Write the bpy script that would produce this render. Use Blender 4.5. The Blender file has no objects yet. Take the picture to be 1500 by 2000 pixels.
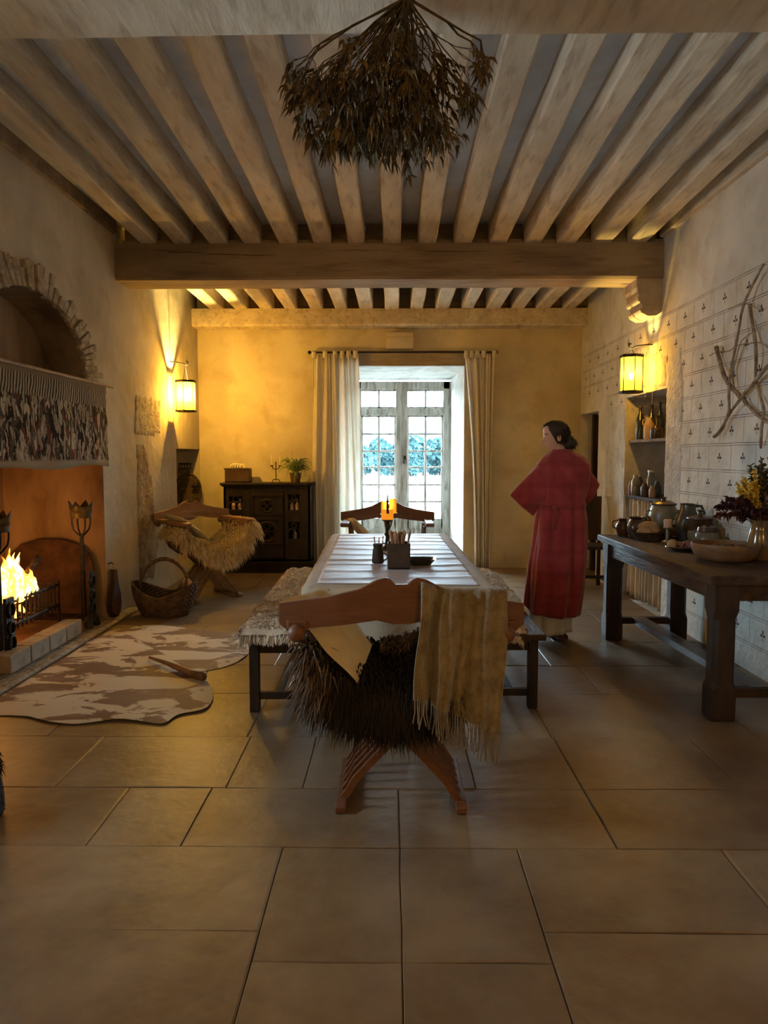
import bpy, bmesh, math, random
from mathutils import Vector, Matrix, noise
R = random.Random(7)
SC = bpy.context.scene
COL = SC.collection
PI = math.pi
# ---------------------------------------------------------------- camera
F, H = 1450.0, 1.42
PITCH = math.atan(110 / F)
YAW = math.atan(15 / F)
cd = bpy.data.cameras.new('camera')
cam = bpy.data.objects.new('camera', cd)
COL.objects.link(cam)
cam.location = (0, 0, H)
cam.rotation_euler = (PI / 2 - PITCH, 0, YAW)
cd.sensor_width = 36
cd.lens = F / 2000 * 36
cd.clip_start = 0.05
cd.clip_end = 500
SC.camera = cam
# ---------------------------------------------------------------- view, sky and exposure
SC.view_settings.view_transform = 'Standard'
SC.view_settings.look = 'None'
SC.view_settings.gamma = 1
SC.view_settings.exposure = 1.32
W = bpy.data.worlds.new('sky')
SC.world = W
W.use_nodes = True
_bg = W.node_tree.nodes['Background']
_bg.inputs[0].default_value = (0.60, 0.82, 1.0, 1)
_bg.inputs[1].default_value = 36.0
LEFT_LAMP, RIGHT_LAMP, REAR_FILL, FIRE_P, CANDLE_P = 135.0, 26.0, 95.0, 11.0, 0.3
LAMP_COL = (1.0, 0.70, 0.19)
REAR_FILL_COL = (1.0, 0.80, 0.56)

XL_ = -2.42
def portal(loc, rot, sx, sy):
    l = bpy.data.lights.new('daylight_portal', 'AREA'); l.shape = 'RECTANGLE'; l.size = sx; l.size_y = sy
    l.cycles.is_portal = True
    o = bpy.data.objects.new('daylight_portal', l); COL.objects.link(o); o.location = loc; o.rotation_euler = rot
portal((0.16, 10.75, 1.3), (-PI / 2, 0, 0), 1.5, 2.7)

portal((XL_ - .38, 2.75, 1.55), (0, -PI / 2, 0), .9, .8)  # portal for the added side window

def point(name, loc, power, col, rad=0.04, parent=None):
    l = bpy.data.lights.new(name, 'POINT'); l.energy = power; l.color = col; l.shadow_soft_size = rad
    o = bpy.data.objects.new(name, l); COL.objects.link(o); o.location = loc
    if parent: o.parent = parent
    return o

# ---------------------------------------------------------------- pixel rays -> real places
_cm = cam.rotation_euler.to_matrix()
def ray(u, v):
    return _cm @ Vector(((u - 750) / F, (1000 - v) / F, -1))
def onZ(u, v, z=0.0):
    d = ray(u, v); return Vector((0, 0, H)) + d * ((z - H) / d.z)
def onY(u, v, y):
    d = ray(u, v); return Vector((0, 0, H)) + d * (y / d.y)
def onX(u, v, x):
    d = ray(u, v); return Vector((0, 0, H)) + d * (x / d.x)

# ---------------------------------------------------------------- materials
MATS = {}
def mat(name, c1, c2=None, scale=4, rough=.8, bump=0.0, bscale=None, stretch=(1, 1, 1), metal=0, spec=.3,
        c3=None, fscale=30, fmix=.25, rnd=0.0, trans=0, detail=6, sheen=0, emis=None, estr=0, contrast=(.35, .65)):
    if name in MATS: return MATS[name]
    m = bpy.data.materials.new(name); m.use_nodes = True
    nt = m.node_tree; N = nt.nodes; L = nt.links
    b = N['Principled BSDF']
    b.inputs['Roughness'].default_value = rough; b.inputs['Metallic'].default_value = metal
    b.inputs['Specular IOR Level'].default_value = spec
    if sheen: b.inputs['Sheen Weight'].default_value = sheen
    tc = N.new('ShaderNodeTexCoord'); mp = N.new('ShaderNodeMapping'); mp.inputs['Scale'].default_value = stretch
    L.new(tc.outputs['Object'], mp.inputs[0])
    col = None
    if c2 is not None:
        n = N.new('ShaderNodeTexNoise'); n.inputs['Scale'].default_value = scale; n.inputs['Detail'].default_value = detail
        n.inputs['Roughness'].default_value = .62
        L.new(mp.outputs[0], n.inputs[0])
        r = N.new('ShaderNodeValToRGB'); r.color_ramp.elements[0].position = contrast[0]; r.color_ramp.elements[1].position = contrast[1]
        r.color_ramp.elements[0].color = (*c1, 1); r.color_ramp.elements[1].color = (*c2, 1)
        L.new(n.outputs[0], r.inputs[0]); col = r.outputs[0]
        if c3 is not None:
            n2 = N.new('ShaderNodeTexNoise'); n2.inputs['Scale'].default_value = fscale; n2.inputs['Detail'].default_value = 4
            L.new(mp.outputs[0], n2.inputs[0])
            r2 = N.new('ShaderNodeValToRGB'); r2.color_ramp.elements[0].position = .52; r2.color_ramp.elements[1].position = .68
            r2.color_ramp.elements[0].color = (0, 0, 0, 1); r2.color_ramp.elements[1].color = (fmix,) * 3 + (1,)
            L.new(n2.outputs[0], r2.inputs[0])
            mx = N.new('ShaderNodeMixRGB'); mx.inputs[2].default_value = (*c3, 1)
            L.new(r2.outputs[0], mx.inputs[0]); L.new(col, mx.inputs[1]); col = mx.outputs[0]
    if rnd:
        at = N.new('ShaderNodeAttribute'); at.attribute_name = 'rnd'
        mr = N.new('ShaderNodeMapRange'); mr.inputs[3].default_value = 1 - rnd; mr.inputs[4].default_value = 1 + rnd
        L.new(at.outputs['Fac'], mr.inputs[0])
        mu = N.new('ShaderNodeMixRGB'); mu.blend_type = 'MULTIPLY'; mu.inputs[0].default_value = 1
        if col: L.new(col, mu.inputs[1])
        else: mu.inputs[1].default_value = (*c1, 1)
        L.new(mr.outputs[0], mu.inputs[2]); col = mu.outputs[0]
    if col: L.new(col, b.inputs['Base Color'])
    else: b.inputs['Base Color'].default_value = (*c1, 1)
    if bump:
        n = N.new('ShaderNodeTexNoise'); n.inputs['Scale'].default_value = bscale or scale * 3; n.inputs['Detail'].default_value = 6
        L.new(mp.outputs[0], n.inputs[0])
        bp = N.new('ShaderNodeBump'); bp.inputs['Strength'].default_value = min(1, bump); bp.inputs['Distance'].default_value = .02
        L.new(n.outputs[0], bp.inputs['Height']); L.new(bp.outputs[0], b.inputs['Normal'])
    if emis:
        b.inputs['Emission Color'].default_value = (*emis, 1); b.inputs['Emission Strength'].default_value = estr
    if trans:
        t = N.new('ShaderNodeBsdfTranslucent'); ms = N.new('ShaderNodeMixShader'); ms.inputs[0].default_value = trans
        if col: L.new(col, t.inputs[0])
        else: t.inputs[0].default_value = (*c1, 1)
        L.new(b.outputs[0], ms.inputs[1]); L.new(t.outputs[0], ms.inputs[2])
        L.new(ms.outputs[0], N['Material Output'].inputs[0])
    MATS[name] = m
    return m

PLASTER = mat('lime_plaster', (.40, .345, .26), (.56, .50, .40), scale=1.3, rough=.95, bump=.5, bscale=9, c3=(.33, .26, .17), fscale=3.1, fmix=.35, spec=.1)
PLASTER_B = mat('ochre_plaster', (.48, .41, .265), (.67, .60, .44), scale=1.1, rough=.95, bump=.35, bscale=12, c3=(.36, .27, .15), fscale=3.5, fmix=.4, spec=.1)
PLASTER_R = mat('pale_limewash', (.54, .51, .44), (.70, .67, .60), scale=1.6, rough=.95, bump=.5, bscale=16, c3=(.40, .33, .24), fscale=5, fmix=.35, spec=.1)
SOOT = mat('sooty_plaster', (.16, .10, .06), (.34, .25, .17), scale=2.2, rough=.95, bump=.3, bscale=8, spec=.05, stretch=(1, 1, .35))
STONE = mat('rough_stone', (.26, .21, .15), (.48, .42, .33), scale=14, rough=.95, bump=1, bscale=35, spec=.1)
STONE_PALE = mat('pale_stone', (.42, .40, .35), (.60, .58, .53), scale=6, rough=.95, bump=.8, bscale=25, spec=.1)
JOIST = mat('limewashed_timber', (.48, .40, .29), (.66, .58, .45), scale=2.2, rough=.9, bump=.35, bscale=14, stretch=(3, .6, 3), c3=(.30, .22, .14), fscale=7, fmix=.5, spec=.1, rnd=.08)
BEAM = mat('brown_beam', (.24, .175, .11), (.36, .27, .175), scale=2.0, rough=.9, bump=.5, bscale=10, stretch=(.5, 3, 3), c3=(.17, .11, .06), fscale=6, fmix=.5, spec=.1)
BOARDS = mat('grey_ceiling_boards', (.50, .52, .53), (.70, .72, .73), scale=2.0, rough=.95, bump=.3, bscale=9, c3=(.38, .39, .39), fscale=4, fmix=.5, spec=.1)
FLOOR = mat('flagstone', (.145, .090, .047), (.245, .167, .094), scale=2.3, rough=.42, bump=.22, bscale=16, c3=(.15, .085, .04), fscale=3.2, fmix=.7, spec=.35, rnd=.14)
GROUT = mat('dark_joint', (.09, .065, .04), rough=.95)
IRON = mat('black_iron', (.02, .018, .016), (.05, .042, .036), scale=30, rough=.55, bump=.3, metal=.6)
DARKWOOD = mat('dark_oak', (.022, .014, .010), (.06, .036, .024), scale=5, rough=.55, bump=.3, bscale=20, stretch=(1, 1, .3), spec=.2)
DARKTOP = mat('worn_oak_top', (.032, .018, .011), (.08, .046, .028), scale=5, rough=.6, bump=.6, bscale=9, stretch=(3, .5, 3), spec=.18)
CHAIRWOOD = mat('red_brown_wood', (.115, .044, .020), (.165, .070, .034), scale=6, rough=.5, bump=.1, stretch=(1, 5, 5), spec=.4)
CHAIRWOOD2 = mat('tan_wood', (.20, .11, .055), (.33, .20, .11), scale=6, rough=.55, bump=.15, stretch=(.6, 3, 3), spec=.35)

# ---------------------------------------------------------------- mesh builder
def wm(o):
    m = o.matrix_basis.copy()
    while o.parent:
        o = o.parent; m = o.matrix_basis @ m
    return m
class MB:
    def __init__(s): s.v = []; s.f = []; s.r = []; s.mi = []; s.cur = .5; s.m = 0
    def face(s, idx): s.f.append(tuple(idx)); s.r.append(s.cur); s.mi.append(s.m)
    def quad(s, *p):
        i = len(s.v); s.v += [tuple(q) for q in p]; s.face(range(i, i + len(p)))
    def box(s, a, b, rot=0, about=None):
        x0, y0, z0 = a; x1, y1, z1 = b
        P = [(x0, y0, z0), (x1, y0, z0), (x1, y1, z0), (x0, y1, z0), (x0, y0, z1), (x1, y0, z1), (x1, y1, z1), (x0, y1, z1)]
        if rot:
            c = Vector(about or ((x0 + x1) / 2, (y0 + y1) / 2, 0)); M = Matrix.Rotation(rot, 3, 'Z')
            P = [tuple(M @ (Vector(p) - c) + c) for p in P]
        i = len(s.v); s.v += P
        for q in ((0, 3, 2, 1), (4, 5, 6, 7), (0, 1, 5, 4), (1, 2, 6, 5), (2, 3, 7, 6), (3, 0, 4, 7)): s.face([i + k for k in q])
    def tube(s, pts, rad, n=8, cap=True, flat=1.0):
        pts = [Vector(p) for p in pts]
        if not isinstance(rad, (list, tuple)): rad = [rad] * len(pts)
        i0 = len(s.v); up = Vector((0, 0, 1)); prev = None
        for k, p in enumerate(pts):
            t = (pts[min(k + 1, len(pts) - 1)] - pts[max(k - 1, 0)]).normalized()
            if prev is None:
                a = t.cross(up)
                if a.length < .1: a = t.cross(Vector((0, 1, 0)))
            else: a = prev - t * prev.dot(t)
            if a.length < 1e-6: a = t.orthogonal()
            a.normalize(); b = t.cross(a); prev = a
            for j in range(n):
                w = 2 * PI * j / n
                s.v.append(tuple(p + a * (math.cos(w) * rad[k]) + b * (math.sin(w) * rad[k] * flat)))
        for k in range(len(pts) - 1):
            for j in range(n):
                s.face((i0 + k * n + j, i0 + k * n + (j + 1) % n, i0 + (k + 1) * n + (j + 1) % n, i0 + (k + 1) * n + j))
        if cap:
            s.face([i0 + j for j in range(n)][::-1]); s.face([i0 + (len(pts) - 1) * n + j for j in range(n)])
    def bar(s, p, q, w, h):      # rectangular bar
        p = Vector(p); q = Vector(q); t = (q - p).normalized(); a = t.cross(Vector((0, 0, 1)))
        if a.length < .05: a = Vector((1, 0, 0))
        a.normalize(); b = a.cross(t)
        i = len(s.v)
        for c in (p, q):
            for sx, sy in ((-1, -1), (1, -1), (1, 1), (-1, 1)): s.v.append(tuple(c + a * sx * w / 2 + b * sy * h / 2))
        for f in ((3, 2, 1, 0), (4, 5, 6, 7), (0, 1, 5, 4), (1, 2, 6, 5), (2, 3, 7, 6), (3, 0, 4, 7)): s.face([i + k for k in f])
    def lathe(s, prof, c=(0, 0, 0), n=24, sx=1, sy=1, wob=0):
        i0 = len(s.v)
        for r, z in prof:
            for j in range(n):
                w = 2 * PI * j / n; rr = r * (1 + wob * math.sin(3 * w + z * 30))
                s.v.append((c[0] + rr * math.cos(w) * sx, c[1] + rr * math.sin(w) * sy, c[2] + z))
        for k in range(len(prof) - 1):
            for j in range(n):
                s.face((i0 + k * n + j, i0 + k * n + (j + 1) % n, i0 + (k + 1) * n + (j + 1) % n, i0 + (k + 1) * n + j))
        if prof[0][0] > .001: s.face([i0 + j for j in range(n)][::-1])
        if prof[-1][0] > .001: s.face([i0 + (len(prof) - 1) * n + j for j in range(n)])
    def prism(s, poly, fn, depth):   # poly of 2D points, fn(u, v, w) -> 3D, w runs 0..depth
        n = len(poly); i = len(s.v)
        s.v += [tuple(fn(u, v, 0)) for u, v in poly] + [tuple(fn(u, v, depth)) for u, v in poly]
        s.face(list(range(i, i + n))[::-1]); s.face(range(i + n, i + 2 * n))
        for k in range(n): s.face((i + k, i + (k + 1) % n, i + n + (k + 1) % n, i + n + k))
    def grid(s, fn, nu, nv, closed=False):
        i = len(s.v)
        for a in range(nu + 1):
            for b in range(nv + 1): s.v.append(tuple(fn(a / nu, b / nv)))
        for a in range(nu):
            for b in range(nv):
                k = i + a * (nv + 1) + b; s.face((k, k + 1, k + nv + 2, k + nv + 1))
    def ball(s, c, r, n=12, sx=1, sy=1, sz=1):
        m = n // 2 + 1
        prof = [(max(r * math.sin(PI * k / m), 0.0001), -r * sz * math.cos(PI * k / m)) for k in range(m + 1)]
        s.lathe(prof, c, n, sx, sy)
    def blade(s, p, d, ln, w, droop=.3, rnd=None, side=None):
        p = Vector(p); d = Vector(d).normalized()
        a = side or d.cross(Vector((R.uniform(-1, 1), R.uniform(-1, 1), R.uniform(-1, 1))))
        if a.length < 1e-4: a = d.orthogonal()
        a = a.normalized() * w / 2
        m = p + d * ln * .55; e = p + d * ln + Vector((R.uniform(-.12, .12), R.uniform(-.12, .12), -droop)) * ln
        i = len(s.v); s.cur = R.random() if rnd is None else rnd
        s.v += [tuple(p - a), tuple(p + a), tuple(m + a * .9), tuple(m - a * .9), tuple(e)]
        s.face((i, i + 1, i + 2, i + 3)); s.face((i + 3, i + 2, i + 4))
    def build(s, name, m, parent=None, smooth=False, solid=0, bevel=0, sub=0, world=True, auto=False):
        me = bpy.data.meshes.new(name)
        vs = [Vector(v) for v in s.v]
        o = bpy.data.objects.new(name, me); COL.objects.link(o)
        if parent is not None:
            o.parent = parent
            if world:
                inv = wm(parent).inverted(); vs = [inv @ v for v in vs]
        elif world:
            xs = [v.x for v in vs]; ys = [v.y for v in vs]; zs = [v.z for v in vs]
            c = Vector(((min(xs) + max(xs)) / 2, (min(ys) + max(ys)) / 2, min(zs)))
            vs = [v - c for v in vs]; o.location = c
        me.from_pydata(vs, [], s.f)
        at = me.attributes.new('rnd', 'FLOAT', 'FACE'); at.data.foreach_set('value', s.r)
        for q in (m if isinstance(m, (list, tuple)) else [m]): me.materials.append(q)
        me.polygons.foreach_set('material_index', s.mi)
        if smooth or auto: me.polygons.foreach_set('use_smooth', [True] * len(s.f))
        me.update()
        if auto:
            md = o.modifiers.new('weld', 'WELD'); md.merge_threshold = .00005
            me.set_sharp_from_angle(angle=math.radians(40))
        if solid: md = o.modifiers.new('solid', 'SOLIDIFY'); md.thickness = solid; md.offset = 0
        if bevel: md = o.modifiers.new('bevel', 'BEVEL'); md.width = bevel; md.segments = 2; md.limit_method = 'ANGLE'
        if sub: md = o.modifiers.new('sub', 'SUBSURF'); md.levels = sub; md.render_levels = sub
        return o
def tag(o, label=None, cat=None, group=None, kind=None):
    if label: o['label'] = label
    if cat: o['category'] = cat
    if group: o['group'] = group
    if kind: o['kind'] = kind
    return o
def thing(name, loc, label, cat, group=None, rz=0):
    o = bpy.data.objects.new(name, None); COL.objects.link(o); o.location = loc; o.rotation_euler = (0, 0, rz)
    o.empty_display_size = .1
    return tag(o, label, cat, group)
def copy_tree(o, parent=None):
    c = o.copy(); COL.objects.link(c); c.parent = parent
    for ch in [x for x in COL.objects if x.parent == o and x != c]: copy_tree(ch, c)
    return c
def struct(o): return tag(o, kind='structure')
def nz(x, y, z, s=1.0): return noise.noise(Vector((x * s, y * s, z * s)))

# ================================================================ THE ROOM
XL, XR, YB, YF = -2.42, 2.36, 9.36, -3.2
CZ = 3.45
# ---- floor slabs
fl = MB(); fl.m = 1
fl.box((-3.4, YF - .2, -.1), (3.4, 10.9, -.006)); fl.m = 0
rows = [(-3.2, -2.2, None), (-2.2, -1.3, None), (-1.3, -.4, None), (-.4, .55, None),
        (.55, 1.35, [-1.9, -.9, .455, 1.3]),
        (1.35, 2.04, [-1.35, -.395, .03, .455, 1.45]),
        (2.04, 2.60, [-1.7, -.395, .03, .455, 1.19]),
        (2.60, 3.08, [-1.12, -.77, .03, .82, 1.75]),
        (3.08, 3.66, [-1.45, -.71, -.38, .36, .82, 1.5]),
        (3.66, 4.35, None), (4.35, 4.95, None), (4.95, 5.6, None), (5.6, 6.15, None), (6.15, 6.8, None),
        (6.8, 7.3, None), (7.3, 7.95, None), (7.95, 8.6, None), (8.6, 9.36, None), (9.36, 10.7, None)]
for y0, y1, js in rows:
    if js is None:
        js = []; x = -3.2 + R.uniform(.3, .8)
        while x < 3.2: js.append(x); x += R.uniform(.55, 1.05)
    xs = [-3.3] + [j for j in js if -3.3 < j < 3.3] + [3.3]
    for a, b in zip(xs[:-1], xs[1:]):
        Y0_, Y1_ = y0, y1
        mid = -.4 < (a + b) / 2 < .46
        if y0 == 2.04: y0 = 1.985 if mid else 2.12
        if y1 == 2.04: y1 = 1.985 if mid else 2.12
        fl.cur = R.random(); g = .0017; dz = R.uniform(-.002, .001)
        k1, k2 = R.uniform(-.012, .012), R.uniform(-.012, .012)
        i = len(fl.v)
        # subtle wobble of the slab edges
        top = []
        n = 4
        for k in range(n): top.append((a + g + (b - a - 2 * g) * k / n, y0 + g + k1 * k / n * (k != 0)))
        for k in range(n): top.append((b - g, y0 + g + (y1 - y0 - 2 * g) * k / n))
        for k in range(n): top.append((b - g - (b - a - 2 * g) * k / n, y1 - g))
        for k in range(n): top.append((a + g, y1 - g - (y1 - y0 - 2 * g) * k / n))
        top = [(x + .004 * nz(x, y, 3, 4), y + .004 * nz(x, y, 8, 4)) for x, y in top]
        cx, cy = (a + b) / 2, (y0 + y1) / 2
        n = len(top)
        fl.v += [(x, y, -.006) for x, y in top] + [(x, y, -.002 + dz) for x, y in top] + [(x + (cx - x) * .012, y + (cy - y) * .012, dz) for x, y in top]
        for k in range(n):
            q = (k + 1) % n
            fl.face((i + k, i + q, i + n + q, i + n + k)); fl.face((i + n + k, i + n + q, i + 2 * n + q, i + 2 * n + k))
        fl.face(range(i + 2 * n, i + 3 * n)); y0, y1 = Y0_, Y1_
struct(fl.build('floor', [FLOOR, GROUT]))

# ---- wall with rectangular holes; holes: (a0, a1, z0, z1, depth, back)
def wall(name, P, a0, a1, z0, z1, holes, sgn, mtl, hm=None, extra=None, mats=None):
    """P(a, z, d) -> point, d = depth into the wall"""
    w = MB()
    A = sorted({a0, a1, *[h[0] for h in holes], *[h[1] for h in holes]}); Z = sorted({z0, z1, *[h[2] for h in holes], *[h[3] for h in holes]})
    for p, q in zip(A[:-1], A[1:]):
        for r_, t in zip(Z[:-1], Z[1:]):
            c = ((p + q) / 2, (r_ + t) / 2)
            if any(h[0] < c[0] < h[1] and h[2] < c[1] < h[3] for h in holes): continue
            w.quad(P(p, r_, 0), P(q, r_, 0), P(q, t, 0), P(p, t, 0))
    for h in holes:
        b0, b1, y0, y1, d, back, mi = h[:7]
        s0, s1, st = (h[7] if len(h) > 7 else (0, 0, 0))
        w.m = mi
        w.quad(P(b0, y0, 0), P(b0, y1, 0), P(b0 + s0, y1 - st, d), P(b0 + s0, y0, d))
        w.quad(P(b1, y0, 0), P(b1, y1, 0), P(b1 - s1, y1 - st, d), P(b1 - s1, y0, d))
        w.quad(P(b0, y1, 0), P(b1, y1, 0), P(b1 - s1, y1 - st, d), P(b0 + s0, y1 - st, d))
        w.quad(P(b0, y0, 0), P(b1, y0, 0), P(b1 - s1, y0, d), P(b0 + s0, y0, d))
        if back: w.quad(P(b0 + s0, y0, d), P(b1 - s1, y0, d), P(b1 - s1, y1 - st, d), P(b0 + s0, y1 - st, d))
        w.m = 0
    if extra: extra(w)
    o = w.build(name, mats or [mtl, hm or mtl]); return struct(o)

# back wall (window alcove, splayed)
WX0, WX1 = -.60, .905
SPL0, SPL1, WTOP = .10, .085, 2.53
ALC = 1.25
def backextra(w):
    # flat wall continuing behind the two side openings
    pass
wall_back = wall('wall_back', lambda a, z, d: (a, YB + d, z), XL, XR, 0, 3.6,
     [(WX0, WX1, 0, WTOP, ALC, False, 1, (SPL0, SPL1, .05))], 1, PLASTER_B, STONE_PALE, backextra)
# outer face of the wall around the window, so no light leaks
w = MB()
for a, b, c, d in ((-3.4, WX0 + SPL0, -.1, 3.7), (WX1 - SPL1, 3.4, -.1, 3.7), (-1, 1.2, WTOP - .05, 3.7)):
    w.box((a, YB + ALC, c), (b, YB + ALC + .05, d))
w.build('light_leak_backing', STONE, wall_back)
# left wall
ACY, ARX, AZ0, AH = 5.08, .83, 1.99, .55
def arch(t, k=1.0): return ACY - ARX * k * math.cos(t), AZ0 + AH * k * math.sin(t)
def leftextra(w):
    n = 24
    pts = [arch(PI * k / n) for k in range(n + 1)]
    top = AZ0 + AH + .001
    for (ya, za), (yb, zb) in zip(pts[:-1], pts[1:]):
        w.m = 0; w.quad((XL, ya, za), (XL, yb, zb), (XL, yb, top), (XL, ya, top))
        w.m = 1; w.quad((XL, ya, za), (XL, yb, zb), (XL - .30, yb, zb), (XL - .30, ya, za))
    w.m = 0
LP = lambda a, z, d: (XL - d, a, z)
wall_left = wall('wall_left', LP, YF, YB, 0, 3.6,
     [(ACY - ARX, ACY + ARX, AZ0, AZ0 + AH + .001, .30, True, 1), (3.95, 6.21, 0, 1.36, .85, True, 1), (2.45, 3.05, 1.2, 1.9, .35, False, 0), (8.34, YB, 0, 1.5, .42, True, 2)],
     1, PLASTER, SOOT, leftextra, [PLASTER, SOOT, PLASTER])
# voussoir stones around the arch
vs = MB()
n = 40
for k in range(n):
    t0 = PI * (k + .06) / n; t1 = PI * (k + .94) / n
    ko = R.uniform(1.15, 1.38); ki = R.uniform(.975, 1.0); pr = R.uniform(.008, .045)
    a = [arch(t0, ki), arch(t1, ki), arch(t1, ko), arch(t0, ko)]
    vs.cur = R.random()
    vs.prism(a, lambda u, v, w_: (XL - .02 + w_, u + R.uniform(-.006, .006), v + R.uniform(-.008, .008)), .02 + pr)
vs.build('arch_stones', STONE, wall_left, bevel=.008)
# bare stone patches, bulging a little out of the plaster
def patch(name, P, pts, m, amp=.012, n=26):
    us = [p[0] for p in pts]; zs = [p[1] for p in pts]; b = MB()
    from math import inf
    def inside(x, y):
        c = False; j = len(pts) - 1
        for i in range(len(pts)):
            if (pts[i][1] > y) != (pts[j][1] > y) and x < (pts[j][0] - pts[i][0]) * (y - pts[i][1]) / (pts[j][1] - pts[i][1] + 1e-9) + pts[i][0]: c = not c
            j = i
        return c
    x0, x1, y0, y1 = min(us), max(us), min(zs), max(zs)
    nx = n; ny = max(4, int(n * (y1 - y0) / (x1 - x0)))
    def h(x, y):
        q = nz(x, y, 1, 5) * .05
        return amp * (.45 + .9 * nz(x, y, 5, 22)) if inside(x + q, y + q) else -.006
    b.grid(lambda u, v: P(x0 + (x1 - x0) * u, y0 + (y1 - y0) * v, -h(x0 + (x1 - x0) * u, y0 + (y1 - y0) * v)), nx, ny)
    return b.build(name, m, wall_left if P is LP else wall_right, smooth=True)
def wl(u, v): p = onX(u, v, XL); return (p.y, p.z)
patch('bare_stone', LP, [wl(263, 778), wl(283, 772), wl(312, 784), wl(312, 846), wl(264, 852)], STONE)
BSTAIN = mat('weathered_stone', (.20, .145, .09), (.42, .34, .25), scale=5, rough=.95, bump=.9, bscale=25, spec=.05)
patch('weathered_stone', LP, [wl(266, 868), wl(280, 872), wl(296, 930), wl(302, 1010), wl(308, 1060), wl(300, 1130), wl(272, 1140), wl(268, 1000)], BSTAIN, amp=.008, n=30)

# right wall: pantry niche, side door, painted blocks
NY0, NY1, NZT = 6.45, 7.57, 2.0
RP = lambda a, z, d: (XR + d, a, z)
PTOP, PH, PW = 2.635, .188, .357
def paintfn(w):
    def strip(y0, z0, y1, z1, t):
        n = max(1, int(max(abs(y1 - y0), abs(z1 - z0)) / .12))
        dy, dz = (y1 - y0), (z1 - z0); ln = math.hypot(dy, dz); oy, oz = -dz / ln * t / 2, dy / ln * t / 2
        P = []
        for k in range(n + 1):
            s_ = k / n; wy = .0025 * nz(y0 + dy * s_, z0 + dz * s_, 2, 9)
            P.append((y0 + dy * s_ + wy, z0 + dz * s_ + wy, .7 + .5 * nz(y0 + dy * s_, z0 + dz * s_, 7, 6)))
        for (a, b, c), (d, e, f) in zip(P[:-1], P[1:]):
            x = XR - .0012
            w.quad((x, a - oy * c, b - oz * c), (x, d - oy * f, e - oz * f), (x, d + oy * f, e + oz * f), (x, a + oy * c, b + oz * c))
    def ok(y, z):
        if z < .12: return False
        if y > 6.13 + .05 * nz(y, z, 1, 8) and z < 1.93: return False
        if y > 8.25 and z < 2.08: return False
        if 6.2 < y < 6.75 and z < 2.3: return False
        if y < -.5: return False
        return y < YB - .05
    for r_ in range(0, 14):
        zt = PTOP - r_ * PH
        w.m = 2
        y = 0.0
        while y < YB - .15:
            if ok(y + .075, zt - .004) :
                strip(y, zt, y + .15, zt, .006); strip(y, zt - .016, y + .15, zt - .016, .005)
            y += .15
        off = 5.205 + (.5 * PW if r_ % 2 else 0)
        for k in range(-16, 14):
            yj = off + k * PW      # joint
            zc = zt - PH / 2 - .007
            if ok(yj, zc): strip(yj, zt - .016, yj, zt - PH, .0055)
            yc = yj - PW / 2
            if ok(yc, zc):
                w.m = 3
                x = XR - .0016
                for (oy, oz, ry, rz) in ((0, .022, .0085, .015), (-.019, -.001, .013, .0095), (.019, -.001, .013, .0095), (0, .0, .004, .016), (0, -.028, .004, .009)):
                    n = 8
                    w.quad(*[(x, yc + oy + ry * math.cos(2 * PI * j / n), zc + oz + rz * math.sin(2 * PI * j / n)) for j in range(n)])
                w.m = 2
    w.m = 0
PAINTL = mat('faded_line_paint', (.10, .075, .06), (.26, .21, .17), scale=6, rough=.9)
PAINTD = mat('dark_motif_paint', (.03, .026, .026), (.10, .08, .07), scale=20, rough=.9)
wall_right = wall('wall_right', RP, YF, YB, 0, 3.6,
     [(8.55, YB, 0, 1.93, .7, False, 0), (NY0, NY1, 0, NZT, .42, True, 1)], -1, PLASTER_R, STONE_PALE, paintfn, [PLASTER_R, STONE_PALE, PAINTL, PAINTD])
def wr(u, v): p = onX(u, v, XR); return (p.y, p.z)
patch('bare_stone', RP, [(6.44, 2.28), (6.15, 2.3), (6.1, 2.02), (6.05, .1), (6.44, 0.02)], STONE_PALE, amp=.012, n=14)
patch('bare_stone', RP, [(6.46, 2.3), (7.0, 2.35), (7.0, 2.005), (6.46, 2.005)], STONE_PALE, amp=.01, n=20)
patch('bare_stone', RP, [(7.58, 1.95), (8.2, 1.95), (8.3, .1), (7.58, .03)], STONE_PALE, amp=.010, n=22)
# side door leaf standing in the opening
d = MB(); q0, q1 = onY(1154, 1000, 9.2).x, onY(1162, 1000, 9.2).x
d.box((q0, 9.16, 0), (q1, 9.24, 1.925))
for k in range(4): d.box((q1 + k * .12, 9.19, .01), (q1 + k * .12 + .115, 9.23, 1.91))
d = d.build('door_1', DARKWOOD, bevel=.004); struct(d)
# unseen outer boxes added against light leaks; solid rear wall behind the camera
b = MB()
b.box((-3.45, YF - .5, -.1), (-3.35, 2.0, 3.7)); b.box((-3.45, 3.5, -.1), (-3.35, YB + 1.4, 3.7)); b.box((-3.45, 2.0, -.1), (-3.35, 3.5, .9)); b.box((-3.45, 2.0, 2.6), (-3.35, 3.5, 3.7)); b.box((3.35, YF - .5, -.1), (3.45, YB + 1.4, 3.7))
b.box((-3.4, YF - .36, -.1), (-.3, YF - .31, 3.7)); b.box((.9, YF - .36, -.1), (3.4, YF - .31, 3.7)); b.box((-.3, YF - .36, -.1), (.9, YF - .31, 3.7))
b.build('light_leak_backing', STONE, wall_back)
rear = wall('wall_rear', lambda a, z, d: (a, YF - d, z), XL, XR, 0, 3.6, [], 1, PLASTER)
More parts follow.
